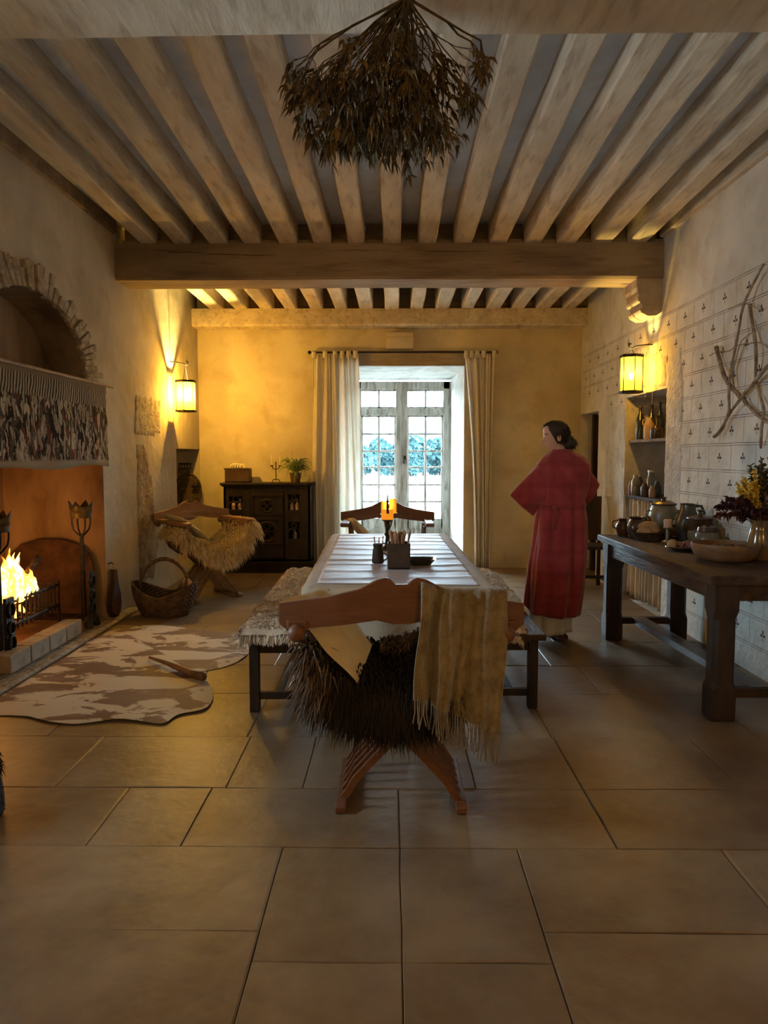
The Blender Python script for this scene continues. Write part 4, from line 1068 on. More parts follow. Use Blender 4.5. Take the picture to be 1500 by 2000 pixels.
# woven strands: rings + stakes
NS = 36
def bp(a, t_, off=0):
    k = .74 + .30 * math.sin(t_ * 1.6) ; z = .01 + bh(a) * t_
    return Vector((cxb + (rx * k + off) * math.cos(a), cyb + (ry_ * k + off) * math.sin(a), z))
for r_ in range(15):
    t_ = r_ / 14; b.cur = R.random()
    b.tube([bp(2 * PI * k / 72, t_, .005 * (1 if (k + r_) % 2 else -1)) for k in range(73)], .0095, 5, cap=False)
for k in range(NS):
    b.tube([bp(2 * PI * k / NS, q / 5) for q in range(6)], .006, 5)
b.build('weave', WICK2, bk)
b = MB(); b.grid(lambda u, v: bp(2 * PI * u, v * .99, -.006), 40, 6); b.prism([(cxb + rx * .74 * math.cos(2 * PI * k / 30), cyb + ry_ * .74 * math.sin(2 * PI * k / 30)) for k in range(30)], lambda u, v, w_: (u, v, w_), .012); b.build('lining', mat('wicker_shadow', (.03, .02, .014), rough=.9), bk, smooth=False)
b = MB(); b.tube([(cxb + .235 * math.cos(a), cyb, .17 + .33 * math.sin(a)) for a in [PI * q / 20 for q in range(21)]], .015, 8); b.tube([(cxb + .235 * math.cos(a + .015 * math.sin(a * 30)), cyb + .016 * math.cos(a * 30), .17 + .345 * math.sin(a)) for a in [PI * q / 80 for q in range(81)]], .006, 5); b.build('handle', WICK2, bk)
b = MB()
for k in range(4): b.tube([(cxb + .23 + .008 * k, cyb - .03, .26 + .012 * k), (cxb + .2, cyb - .0, .34), (cxb + .16, cyb + .02, .31 - .01 * k)], .006, 5)
b.build('binding', mat('pale_cord', (.45, .38, .28), rough=.9), bk)
# logs in the basket
LOG = mat('split_log', (.30, .23, .14), (.52, .43, .30), scale=12, rough=.9, bump=.5)
for k, (dx, dy, rr) in enumerate(((-.05, .03, .04), (.07, .05, .036))):
    b = MB(); b.tube([(cxb + dx - .1, cyb + dy, .06 + .03 * k), (cxb + dx + .08, cyb + dy + .02, .10 + .03 * k)], rr, 7); tag(b.build('log', LOG), 'pale split log lying in the wicker basket, %s of the two' % ('left and lower', 'right and upper')[k], 'log', 'logs in the wicker basket')
# bellows hanging against the wall
p0, p1 = onX(225, 1205, XL + .05), onX(227, 1105, XL + .05)
bl = thing('fire_bellows', (p0.x, p0.y, p0.z), 'dark leather fire bellows hanging low on the left wall by the fireplace', 'bellows')
Lb = p1.z - p0.z
def bw(x, y, k): return [(x, y + a * k, z * Lb) for a, z in ((-.02, 0), (.02, 0), (.085, .12), (.10, .28), (.08, .48), (.03, .72), (.018, .95), (-.018, .95), (-.03, .72), (-.08, .48), (-.10, .28), (-.085, .12))]
b = MB(); yb_ = p0.y
b.prism([(q[1], q[2]) for q in bw(0, yb_, 1.0)], lambda u, v, w_: (XL + .015 + w_, u, p0.z + v), .014)
b.prism([(q[1], q[2]) for q in bw(0, yb_, 1.0)][1:7] + [(q[1], q[2]) for q in bw(0, yb_, 1.0)][7:], lambda u, v, w_: (XL + .06 + w_, u, p0.z + v), .014)
b.build('boards', BOXW, bl, bevel=.003)
b = MB(); b.prism([(q[1], q[2]) for q in bw(0, yb_, .92)], lambda u, v, w_: (XL + .03 + w_, u, p0.z + v), .03); b.build('leather', mat('black_leather', (.02, .014, .01), rough=.6), bl)
b = MB(); b.tube([(XL + .05, yb_, p0.z + Lb * .93), (XL + .05, yb_, p0.z + Lb * 1.1)], [.012, .007], 8); b.build('nozzle', mat('brass', (.4, .3, .15), metal=.9, rough=.35), bl)
b = MB(); b.tube([(XL - .01, yb_, p0.z + Lb * 1.05), (XL + .03, yb_, p0.z + Lb * 1.08), (XL + .05, yb_, p0.z + Lb * 1.04)], .006, 6); tag(b.build('wall_nail', IRON), 'small iron nail holding the bellows on the left wall', 'nail')

# ================================================================ TAPESTRY over the mantel
def tapmat():
    m = bpy.data.materials.new('battle_tapestry'); m.use_nodes = True; N = m.node_tree.nodes; L = m.node_tree.links; b = N['Principled BSDF']
    tc = N.new('ShaderNodeTexCoord'); mp = N.new('ShaderNodeMapping'); mp.inputs['Scale'].default_value = (1, 2.0, .75)
    L.new(tc.outputs['Object'], mp.inputs[0])
    n = N.new('ShaderNodeTexNoise'); n.inputs['Scale'].default_value = 9; n.inputs['Detail'].default_value = 3; L.new(mp.outputs[0], n.inputs[0])
    ad = N.new('ShaderNodeMixRGB'); ad.blend_type = 'ADD'; ad.inputs[0].default_value = .22; L.new(mp.outputs[0], ad.inputs[1]); L.new(n.outputs['Color'], ad.inputs[2])
    v = N.new('ShaderNodeTexVoronoi'); v.inputs['Scale'].default_value = 17; v.feature = 'F1'; L.new(ad.outputs[0], v.inputs['Vector'])
    r = N.new('ShaderNodeValToRGB'); e = r.color_ramp.elements; r.color_ramp.interpolation = 'CONSTANT'
    e[0].position = 0; e[0].color = (.035, .028, .022, 1); e[1].position = .3; e[1].color = (.33, .28, .21, 1)
    for p_, c_ in ((.44, (.10, .075, .055, 1)), (.56, (.44, .38, .29, 1)), (.72, (.16, .05, .035, 1)), (.8, (.30, .25, .18, 1))):
        q = e.new(p_); q.color = c_
    L.new(v.outputs['Color'], r.inputs[0])
    v2 = N.new('ShaderNodeTexVoronoi'); v2.feature = 'DISTANCE_TO_EDGE'; v2.inputs['Scale'].default_value = 17; L.new(ad.outputs[0], v2.inputs['Vector'])
    r2 = N.new('ShaderNodeValToRGB'); r2.color_ramp.elements[0].position = .02; r2.color_ramp.elements[1].position = .06; r2.color_ramp.elements[0].color = (.06, .045, .03, 1); r2.color_ramp.elements[1].color = (1, 1, 1, 1)
    L.new(v2.outputs['Distance'], r2.inputs[0])
    mu = N.new('ShaderNodeMixRGB'); mu.blend_type = 'MULTIPLY'; mu.inputs[0].default_value = .85; L.new(r.outputs[0], mu.inputs[1]); L.new(r2.outputs[0], mu.inputs[2])
    # lances: slanting dark strokes in the upper band
    wv = N.new('ShaderNodeTexWave'); wv.inputs['Scale'].default_value = 9; wv.inputs['Distortion'].default_value = 5; wv.inputs['Detail Scale'].default_value = .8; wv.bands_direction = 'Y'
    m3 = N.new('ShaderNodeMapping'); m3.inputs['Rotation'].default_value = (.28, 0, 0); L.new(tc.outputs['Object'], m3.inputs[0]); L.new(m3.outputs[0], wv.inputs[0])
    r3 = N.new('ShaderNodeValToRGB'); r3.color_ramp.elements[0].position = .42; r3.color_ramp.elements[1].position = .52; r3.color_ramp.elements[0].color = (.05, .04, .03, 1); r3.color_ramp.elements[1].color = (.36, .31, .24, 1); L.new(wv.outputs[0], r3.inputs[0])
    sx = N.new('ShaderNodeSeparateXYZ'); L.new(tc.outputs['Object'], sx.inputs[0])
    def band(z0, z1):
        a = N.new('ShaderNodeMapRange'); a.inputs[1].default_value = z0 - .02; a.inputs[2].default_value = z0; L.new(sx.outputs[2], a.inputs[0])
        c = N.new('ShaderNodeMapRange'); c.inputs[1].default_value = z1 + .02; c.inputs[2].default_value = z1; L.new(sx.outputs[2], c.inputs[0])
        k = N.new('ShaderNodeMath'); k.operation = 'MULTIPLY'; L.new(a.outputs[0], k.inputs[0]); L.new(c.outputs[0], k.inputs[1]); return k
    k1 = band(.50, .63); mA = N.new('ShaderNodeMixRGB'); L.new(k1.outputs[0], mA.inputs[0]); L.new(mu.outputs[0], mA.inputs[1]); L.new(r3.outputs[0], mA.inputs[2])
    k2 = band(-.1, .055); mB = N.new('ShaderNodeMixRGB'); mB.inputs[2].default_value = (.33, .27, .19, 1); L.new(k2.outputs[0], mB.inputs[0]); L.new(mA.outputs[0], mB.inputs[1])
    k4 = band(.64, .8); mC = N.new('ShaderNodeMixRGB'); mC.inputs[2].default_value = (.20, .16, .11, 1); L.new(k4.outputs[0], mC.inputs[0]); L.new(mB.outputs[0], mC.inputs[1])
    L.new(mC.outputs[0], b.inputs['Base Color']); b.inputs['Roughness'].default_value = .95; b.inputs['Specular IOR Level'].default_value = .05
    return m
TX = XL + .055
b = MB()
def tpf(u, v):
    y = 3.9 + 2.28 * u; z = 1.335 + .665 * v
    return (TX + .014 * math.sin(y * 11) * (1 - v) + .008 * nz(y, z, 1, 4) + .02 * (1 - v), y, z - .012 * math.sin(y * 5 + 1) * (1 - v))
b.grid(tpf, 120, 16); tp_ = b.build('mantel_tapestry', tapmat(), smooth=True, solid=.004); tag(tp_, 'cream and brown battle-scene tapestry hanging over the fireplace mantel', 'tapestry')
b = MB(); b.tube([(TX - .005, 3.8, 2.0), (TX - .005, 6.35, 2.0)], .012, 8); b = b.build('tapestry_rod', CHAIRWOOD2); tag(b, 'thin wooden rod carrying the mantel tapestry', 'rod')
b = MB(); b.box((XL - .0, 3.95, 1.98), (XL + .04, 6.2, 2.0)); b.build('mantel_ledge', STONE, wall_left)

# ================================================================ FIREPLACE
def landier(x, y, label):
    t = thing('andiron', (x, y, .05), label, 'andiron')
    zt = 1.0; b = MB()
    b.tube([(x, y, .10), (x, y, .72), (x, y, .80)], [.022, .018, .015], 8)
    b.build('pole', IRON, t)
    b = MB(); r = .078
    b.lathe([(r * .95, .0), (r, .012), (r * 1.0, .05), (r * 1.02, .06)], (x, y, zt - .07), 24)
    for k in range(24):  # crown points
        pass
    n = 32; i = len(b.v)
    for k in range(n):
        a = 2 * PI * k / n; hgt = .03 + .045 * max(0, math.cos(4 * a)) ** 2; ro = r * (1.04 + .22 * max(0, math.cos(4 * a)) ** 2)
        b.v += [(x + r * math.cos(a), y + r * math.sin(a), zt - .03), (x + ro * math.cos(a), y + ro * math.sin(a), zt + hgt - .01)]
    for k in range(n): q = (k + 1) % n; b.face((i + 2 * k, i + 2 * q, i + 2 * q + 1, i + 2 * k + 1))
    b.build('cup', mat('dull_bronze', (.06, .05, .03), (.16, .13, .08), scale=15, rough=.55, metal=.5), t, solid=.006, auto=True)
    for k in range(4):
        a = PI / 4 + k * PI / 2; dx, dy = math.cos(a), math.sin(a)
        b = MB(); b.tube([(x + dx * rr, y + dy * rr, z) for rr, z in ((.005, .78), (.03, .80), (.062, .835), (.073, .88), (.073, zt - .06))], .0075, 6); b.build('prong', IRON, t)
    # decorated front post with rings
    b = MB(); b.box((x + .05, y - .05, .12), (x + .07, y + .05, .50))
    for z, rr in ((.42, .04), (.30, .035), (.2, .04)): b.tube([(x + .078, y + rr * math.cos(a), z + rr * 1.15 * math.sin(a)) for a in [2 * PI * k / 16 for k in range(17)]], .008, 6)
    b.build('ring_plate', IRON, t)
    b = MB()
    for s_ in (-1, 1): b.tube([(x + .06, y + s_ * .02, .16), (x + .07, y + s_ * .055, .12), (x + .075, y + s_ * .075, .05)], [.02, .022, .026], 8)
    b.prism([(-.08, .05), (-.08, .1), (-.06, .14), (0, .16), (.06, .14), (.08, .1), (.08, .05), (.05, .05), (.04, .09), (-.04, .09), (-.05, .05)], lambda u, v, w_: (x + .03 + w_, y + u, v), .05)
    b.build('arched_foot', IRON, t)
    b = MB(); b.bar((x, y, .14), (x - .55, y, .14), .03, .03); b.tube([(x - .54, y, .14), (x - .54, y, .05)], .014, 6); b.build('log_bar', IRON, t)
    return t
pa = onZ(165, 1238, .0)
landier(XL - .05, 5.86, 'tall iron andiron with crown-shaped cup at the right of the fireplace')
landier(XL - .13, 4.74, 'iron andiron with flared cup at the left edge of the fireplace')
# bricks in front of the fire
BR = mat('pale_firebrick', (.20, .165, .125), (.33, .28, .22), scale=9, rough=.9, bump=.4)
for k in range(4):
    y = 5.62 - .27 * k; b = MB(); b.cur = R.random(); b.box((XL - .10, y - .255, .05), (XL + .03, y, .165))
    lab = ['pale hearth brick at the right end of the row before the fire', 'second pale hearth brick from the right before the fire', 'third pale hearth brick from the right before the fire', 'pale hearth brick at the left frame edge of the row'][k]
    tag(b.build('hearth_brick', BR, bevel=.006), lab, 'brick', 'row of hearth bricks')
# fireback
b = MB(); poly = [(-.42, 0), (-.42, .42), (-.38, .54), (-.28, .62), (-.1, .665), (.1, .665), (.28, .62), (.38, .54), (.42, .42), (.42, 0)]
# stands against the far cheek of the fireplace, leaning
b.prism([(u * .88, v) for u, v in poly], lambda u, v, w_: (XL - .44 + u, 6.17 - .03 + w_ - (.66 - v) * .10 + .0, .06 + v), .03)
RUST = mat('rusted_iron_plate', (.035, .018, .010), (.10, .05, .03), scale=6, rough=.85, bump=.4)
tag(b.build('fireback', RUST, bevel=.008), 'rounded rusty iron plate leaning inside the right side of the fireplace', 'fireback')
# grate
gt = thing('fire_grate', (XL - .42, 5.2, .05), 'black iron basket grate holding the burning logs', 'grate')
b = MB(); gx0, gx1, gy0, gy1 = XL - .66, XL - .18, 4.75, 5.70
for z in (.26, .42): b.tube([(gx0, gy0, z), (gx1, gy0, z), (gx1, gy1, z), (gx0, gy1, z), (gx0, gy0, z)], .011, 6)
b.build('rails', IRON, gt)
for k in range(16):
    y = gy0 + (gy1 - gy0) * k / 15; b = MB(); b.tube([(gx1, y, .22), (gx1, y, .42), (gx1 + .012, y, .45)], [.008, .008, .003], 5); b.build('bar', IRON, gt)
b = MB()
for k in range(8): y = gy0 + (gy1 - gy0) * k / 7; b.tube([(gx0, y, .25), (gx1, y, .25)], .01, 5)
b.build('floor_bars', IRON, gt)
for x in (gx0, gx1):
    for y in (gy0, gy1): b = MB(); b.tube([(x, y, .45), (x, y, .05)], .014, 6); b.build('leg', IRON, gt)
CHAR = mat('charred_log', (.02, .014, .01), (.16, .10, .06), scale=14, rough=.95, bump=.8)
for k, (p, q, rr) in enumerate((((-.35, 4.85, .31), (-.4, 5.6, .32), .05), ((-.5, 4.8, .32), (-.52, 5.5, .31), .055), ((-.44, 4.95, .41), (-.30, 5.45, .42), .045), ((-.3, 5.15, .36), (-.24, 5.52, .66), .026))):
    b = MB(); b.tube([(XL + p[0], p[1], p[2]), (XL + (p[0] + q[0]) / 2, (p[1] + q[1]) / 2, (p[2] + q[2]) / 2 + .01), (XL + q[0], q[1], q[2])], [rr, rr * .95, rr * .85], 9)
    tag(b.build('burning_log', CHAR, smooth=True), ['charred log at the front of the grate', 'charred log at the back of the grate', 'charred log on top of the grate', 'thin stick rising to the right out of the fire'][k], 'log')
# flames
FL = bpy.data.materials.new('flame'); FL.use_nodes = True; N = FL.node_tree.nodes; L = FL.node_tree.links; N.clear()
o_ = N.new('ShaderNodeOutputMaterial'); e_ = N.new('ShaderNodeEmission'); tc = N.new('ShaderNodeTexCoord'); nn = N.new('ShaderNodeTexNoise'); nn.inputs['Scale'].default_value = 9; nn.inputs['Detail'].default_value = 3
mp_ = N.new('ShaderNodeMapping'); mp_.inputs['Scale'].default_value = (2, 2, .7); L.new(tc.outputs['Object'], mp_.inputs[0]); L.new(mp_.outputs[0], nn.inputs[0])
r = N.new('ShaderNodeValToRGB'); e = r.color_ramp.elements; e[0].position = .36; e[0].color = (1, .12, .01, 1); e[1].position = .62; e[1].color = (1, .78, .28, 1); q = e.new(.5); q.color = (1, .38, .04, 1)
L.new(nn.outputs[0], r.inputs[0]); L.new(r.outputs[0], e_.inputs[0]); e_.inputs[1].default_value = 2.2
tr = N.new('ShaderNodeBsdfTransparent'); mx = N.new('ShaderNodeMixShader'); r4 = N.new('ShaderNodeValToRGB'); r4.color_ramp.elements[0].position = .36; r4.color_ramp.elements[1].position = .5
L.new(nn.outputs[0], r4.inputs[0]); L.new(r4.outputs[0], mx.inputs[0]); L.new(tr.outputs[0], mx.inputs[1]); L.new(e_.outputs[0], mx.inputs[2]); L.new(mx.outputs[0], o_.inputs[0])
b = MB()
for k in range(26):
    y = R.uniform(4.95, 5.42); x = XL - R.uniform(.17, .40); hgt = R.uniform(.16, .40) * (1 - .7 * abs(y - 5.15) / .4); z0 = .40; ph = R.uniform(0, 6)
    b.tube([(x + .03 * math.sin(ph + s_ * 4) * s_, y + .06 * math.sin(ph * 2 + s_ * 5) * s_ - .05 * s_, z0 + hgt * s_) for s_ in [q / 7 for q in range(8)]], [max(.002, .045 * math.sin(PI * min(1, .18 + .82 * s_))) * (1 - .35 * s_) for s_ in [q / 7 for q in range(8)]], 8, flat=.7)
tag(b.build('fire_flames', FL, smooth=True), 'yellow-orange flames rising from the logs in the fireplace', 'fire', kind='stuff')
EMB = mat('glowing_embers', (.3, .05, .01), emis=(1, .25, .03), estr=5)
b = MB()
for k in range(60): b.ball((XL - R.uniform(.25, .6), R.uniform(4.8, 5.5), .275 + R.uniform(0, .03)), R.uniform(.008, .02), 6)
tag(b.build('embers', EMB), 'glowing embers on the bottom of the grate', 'embers', kind='stuff')
fl_ = point('fire_light', (XL - .36, 5.15, .62), FIRE_P, (1, .38, .07), .10)

# ================================================================ COWHIDE RUG
HID = bpy.data.materials.new('cowhide'); HID.use_nodes = True; N = HID.node_tree.nodes; L = HID.node_tree.links; bs = N['Principled BSDF']
tc = N.new('ShaderNodeTexCoord'); mp_ = N.new('ShaderNodeMapping'); mp_.inputs['Scale'].default_value = (.9, 1.6, 1); mp_.inputs['Location'].default_value = (2.3, 1.4, 0); L.new(tc.outputs['Object'], mp_.inputs[0])
n1 = N.new('ShaderNodeTexNoise'); n1.inputs['Scale'].default_value = 2.8; n1.inputs['Detail'].default_value = 7; n1.inputs['Roughness'].default_value = .6; n1.inputs['Distortion'].default_value = .9; L.new(mp_.outputs[0], n1.inputs[0])
r = N.new('ShaderNodeValToRGB'); e = r.color_ramp.elements; e[0].position = .44; e[0].color = (.15, .095, .078, 1); e[1].position = .50; e[1].color = (.56, .52, .46, 1); q = e.new(.48); q.color = (.20, .135, .11, 1)
L.new(n1.outputs[0], r.inputs[0])
# a big brown patch where the hide is brown in the photograph
sx = N.new('ShaderNodeSeparateXYZ'); L.new(tc.outputs['Object'], sx.inputs[0])
L.new(r.outputs[0], bs.inputs['Base Color']); bs.inputs['Roughness'].default_value = .6; bs.inputs['Specular IOR Level'].default_value = .35
nb = N.new('ShaderNodeTexNoise'); nb.inputs['Scale'].default_value = 60; L.new(tc.outputs['Object'], nb.inputs[0]); bp = N.new('ShaderNodeBump'); bp.inputs['Strength'].default_value = .3; L.new(nb.outputs[0], bp.inputs['Height']); L.new(bp.outputs[0], bs.inputs['Normal'])
def rug(name, pix, label, z0):
    pts = [onZ(u, v, 0) for u, v in pix]; pts = [Vector((max(p.x, XL + .13) if p.y > 3.9 else p.x, p.y, 0)) for p in pts]
    P = []
    n = len(pts)
    for k in range(n):
        a, b_, c, d_ = pts[k - 1], pts[k], pts[(k + 1) % n], pts[(k + 2) % n]
        for s_ in (0, .25, .5, .75):
            s2, s3 = s_ * s_, s_ ** 3; q = .5 * ((2 * b_) + (c - a) * s_ + (2 * a - 5 * b_ + 4 * c - d_) * s2 + (3 * b_ - a - 3 * c + d_) * s3); P.append(q + Vector((.008 * nz(q.x, q.y, 3, 14), .008 * nz(q.x, q.y, 9, 14), 0)))
    cen = sum(P, Vector()) / len(P); b = MB(); m_ = len(P); K = 10
    def hgt(p, t_): return z0 + .0075 + .006 * nz(p.x, p.y, 1, 3) + .012 * max(0, nz(p.x * .4, p.y, 2, 5)) - (.004 if t_ == 1 else 0)
    b.v.append((cen.x, cen.y, hgt(cen, 0)))
    for r_ in range(1, K + 1):
        for p in P: q = cen.lerp(p, r_ / K); b.v.append((q.x, q.y, hgt(q, r_ / K)))
    for k in range(m_):
        b.face((0, 1 + k, 1 + (k + 1) % m_))
        for r_ in range(K - 1): b.face((1 + r_ * m_ + k, 1 + (r_ + 1) * m_ + k, 1 + (r_ + 1) * m_ + (k + 1) % m_, 1 + r_ * m_ + (k + 1) % m_))
    o = b.build(name, HID, smooth=True, solid=.0025); md = o.modifiers.new('es', 'EDGE_SPLIT'); md.split_angle = .7
    return tag(o, label, 'rug')
rug('cowhide_rug', [(455, 1240), (485, 1262), (478, 1285), (440, 1303), (380, 1312), (330, 1300), (270, 1280), (215, 1262), (200, 1240), (240, 1228), (300, 1222), (380, 1230)], 'pale far cowhide lying by the left bench', .0)
rug('cowhide_rug', [(393, 1322), (415, 1352), (405, 1385), (350, 1398), (320, 1416), (280, 1412), (230, 1408), (150, 1416), (95, 1412), (40, 1400), (-60, 1398), (-80, 1380), (20, 1352), (70, 1322), (110, 1298), (130, 1275), (170, 1252), (240, 1240), (300, 1270), (350, 1300)], 'brown and cream spotted cowhide in front of the fireplace', .006)
# club on the rug
STK = mat('brown_horn_wood', (.14, .07, .035), (.28, .16, .09), scale=10, rough=.5)
b = MB(); P = [onZ(292, 1284, .04), onZ(320, 1293, .04), onZ(345, 1303, .04), onZ(372, 1315, .04), onZ(398, 1322, .04)]
b.tube(P, [.010, .014, .02, .024, .026], 10); tag(b.build('wooden_club', STK, smooth=True), 'tapering brown wooden club lying on the cowhide', 'club')

# ================================================================ dark shaggy thing at the left edge
p = onZ(-30, 1640, 0); b = MB()
def SD(u, v): 
    a = u * 2 * PI; th = v * PI * .5
    return Vector((p.x - .17 + .15 * math.cos(a) * math.sin(th + .001) , p.y + .15 + .15 * math.sin(a) * math.sin(th + .001), .02 + .36 * math.cos(th)))
t = fleece('black_fur_pouf', SD, 24, 10, 3500, .03, .006, DARKFUR, None, lambda u, v, q: Vector((0, 0, -.5)), .6)
tag(t, 'black shaggy stool cover at the left edge of the picture', 'pouf')
# ================================================================ SIDEBOARD TABLE on the right
SH = .79
la = onZ(1196, 1248, 0); lb_ = onZ(1395, 1402, 0)      # feet of the two long-side legs
sx0 = 1.69; 
tb = thing('side_table', (2.0, 4.9, 0), 'long dark oak table along the right wall laden with pottery', 'table')
FY, NYY = la.y + .05, lb_.y - .03        # far and near ends
x0_, x1_ = la.x - .03, 2.29
xn = lb_.x - .02
b = MB(); i = 0
P = [(xn - .06, NYY - .06), (x1_ + .02, NYY - .06), (x1_ + .02, FY + .20), (x0_ - .03, FY + .20)]
def topw(x, y): return .006 * nz(x, y, 1, 3)
n = 20
ring = []
for k in range(4):
    a, c = P[k], P[(k + 1) % 4]
    for q in range(n): s_ = q / n; x, y = a[0] + (c[0] - a[0]) * s_, a[1] + (c[1] - a[1]) * s_; ring.append((x + .008 * nz(x, y, 2, 6), y + .008 * nz(x, y, 7, 6)))
m_ = len(ring); cx_, cy_ = sum(p[0] for p in ring) / m_, sum(p[1] for p in ring) / m_
for z, k_ in ((SH - .045, 1), (SH - .008, 1), (SH, .985)):
    for p in ring: b.v.append((cx_ + (p[0] - cx_) * k_, cy_ + (p[1] - cy_) * (k_ + (1 - k_) * .5), z))
for r_ in (0, 1):
    for k in range(m_): b.face((r_ * m_ + k, r_ * m_ + (k + 1) % m_, (r_ + 1) * m_ + (k + 1) % m_, (r_ + 1) * m_ + k))
b.face(range(2 * m_, 3 * m_)); b.face(range(m_)[::-1]); b.build('table_top', DARKTOP, tb)
lw = .065
def leg(x, y):
    b = MB(); b.box((x - lw, y - lw, .66), (x + lw, y + lw, SH - .045))
    k = .022
    def octo(h, c): return [(x + a * h, y + d * h) for a, d in ((-1, -c), (-c, -1), (c, -1), (1, -c), (1, c), (c, 1), (-c, 1), (-1, c))]
    zs = [(.0, .95, .9), (.02, 1, .9), (.17, 1, .9), (.21, .93, .6), (.55, .93, .6), (.60, 1, .95), (.6605, 1, .98)]
    i0 = len(b.v)
    for z, h, c in zs: b.v += [(px, py, z) for px, py in octo(lw * h, c)]
    for r_ in range(len(zs) - 1):
        for q in range(8): b.face((i0 + r_ * 8 + q, i0 + r_ * 8 + (q + 1) % 8, i0 + r_ * 8 + 8 + (q + 1) % 8, i0 + r_ * 8 + 8 + q))
    b.face(range(i0, i0 + 8)); b.build('leg', DARKWOOD, tb)
LX = [(la.x, FY - .03), (x1_ - .08, FY - .03), (lb_.x + .02, NYY + .03), (x1_ - .07, NYY + .03)]
for q in LX: leg(*q)
b = MB()
def apr(p, q, z0=.65, z1=SH - .045, w_=.03): b.bar((*p, (z0 + z1) / 2), (*q, (z0 + z1) / 2), w_, z1 - z0)
apr(LX[0], LX[2], w_=.09); apr(LX[1], LX[3]); apr(LX[0], LX[1]); apr(LX[2], LX[3], w_=.08); b.build('apron', DARKTOP, tb)
b = MB(); b.bar((*LX[0], .145), (*LX[1], .145), .05, .05); b.build('stretcher', DARKWOOD, tb); b = MB(); b.bar((*LX[2], .145), (*LX[3], .145), .05, .05); b.build('stretcher', DARKWOOD, tb)
b = MB(); b.bar(((LX[0][0] + LX[1][0]) / 2 - .05, LX[0][1], .15), ((LX[2][0] + LX[3][0]) / 2, LX[2][1], .15), .10, .045); b.build('long_stretcher', mat('polished_oak', (.05, .035, .026), (.10, .07, .05), scale=5, rough=.35, spec=.5), tb)

# pottery --------------------------------------------------------
BROWNG = mat('brown_glaze', (.045, .022, .012), (.13, .07, .035), scale=9, rough=.25, spec=.6)
GREENG = mat('olive_stoneware', (.13, .11, .06), (.24, .20, .12), scale=10, rough=.35, spec=.5)
BLACKG = mat('black_jug_glaze', (.03, .025, .022), (.07, .055, .045), scale=8, rough=.3, spec=.6)
def at(u, v, dy=0):
    p = onZ(u, v, SH); p.y = min(p.y + dy, FY + .08) - dy; return (min(onY(u, v, p.y + dy).x, 2.24), p.y + dy, SH + .001)
def px(c, n): return n * (c[1] * math.cos(PITCH) + (H - c[2]) * math.sin(PITCH)) / F * 1.0
def pot(name, c, prof, m, label, cat='pot', handles=(), lidp=None, lidm=None, grp=None, sx=1):
    t = thing(name, c, label, cat, grp)
    b = MB(); b.lathe(prof, c, 28, sx); b.build('body', m, t, auto=True)
    for hp in handles:
        b = MB(); b.tube([Vector(c) + Vector(p) for p in hp[0]], hp[1], 8); b.build('handle', m, t, smooth=True)
    if lidp:
        b = MB(); b.lathe(lidp, c, 28); b.build('lid', lidm or m, t, auto=True)
    return t
c = at(1216, 1046, .0); r = px(c, 13)
pot('small_jug', c, [(.001, 0), (r * .7, 0), (r * 1.1, r * .9), (r, r * 1.7), (r * .6, r * 2.2), (r * .7, r * 2.6), (r * .55, r * 2.6), (.001, r * .3)], BROWNG, 'small dark glazed jug at the far end of the side table', 'jug', [([(-r * .7, 0, r * 2.4), (-r * 1.5, 0, r * 2.2), (-r * 1.5, 0, r * 1.4), (-r, 0, r * 1.1)], .006)])
c = at(1241, 1050, .0); r = px(c, 17)
pot('brown_pitcher', c, [(.001, 0), (r * .6, 0), (r * 1.0, r * .8), (r * .95, r * 1.5), (r * .62, r * 2.1), (r * .8, r * 2.35), (r * .7, r * 2.35), (.001, r * .3)], BROWNG, 'brown glazed jar in front of the small jug on the side table', 'jar')
c = at(1250, 1044, .06); r = px(c, 20)
pot('glazed_bowl', c, [(.001, 0), (r * .6, 0), (r * .9, r * .7), (r * .95, r * 1.2), (r * .7, r * 1.55), (r * .6, r * 1.9), (r * .5, r * 1.85), (.001, r * .3)], GREENG, 'olive brown pot behind the two small jugs on the side table', 'pot')
c = at(1294, 1050, .06); r = px(c, 27)
hr = r * 2.5
pot('stoneware_crock', c, [(.001, 0), (r * .65, 0), (r * .95, r * .8), (r * 1.02, r * 1.4), (r * .9, r * 2.0), (r * .80, r * 2.25), (r * .86, r * 2.35), (r * .7, r * 2.35), (.001, r * .3)], GREENG, 'large olive stoneware crock with lid in the middle back of the side table', 'crock',
    [([(s_ * r * .95, 0, r * 1.9), (s_ * r * 1.2, 0, r * 1.85), (s_ * r * 1.2, 0, r * 1.5), (s_ * r * 1.0, 0, r * 1.4)], .008) for s_ in (-1, 1)], [(r * .92, r * 2.3), (r * .93, r * 2.4), (r * .5, r * 2.6), (r * .18, r * 2.62), (r * .14, r * 2.75), (r * .25, r * 2.85), (.001, r * 2.88)], BROWNG)
c = at(1342, 1058, .12); r = px(c, 22)
pot('dark_jug', c, [(.001, 0), (r * .7, 0), (r * .95, r * .7), (r * 1.05, r * 1.4), (r * .9, r * 2.1), (r * .66, r * 2.6), (r * .64, r * 3.1), (r * .72, r * 3.2), (r * .6, r * 3.2), (.001, r * .3)], BLACKG, 'tall dark jug with looped handle on the side table', 'jug',
    [([(r * .66, 0, r * 3.0), (r * 1.15, 0, r * 3.0), (r * 1.45, 0, r * 2.4), (r * 1.25, 0, r * 1.6), (r * .98, 0, r * 1.1)], .010)])
c = at(1392, 1064, .14); r = px(c, 23)
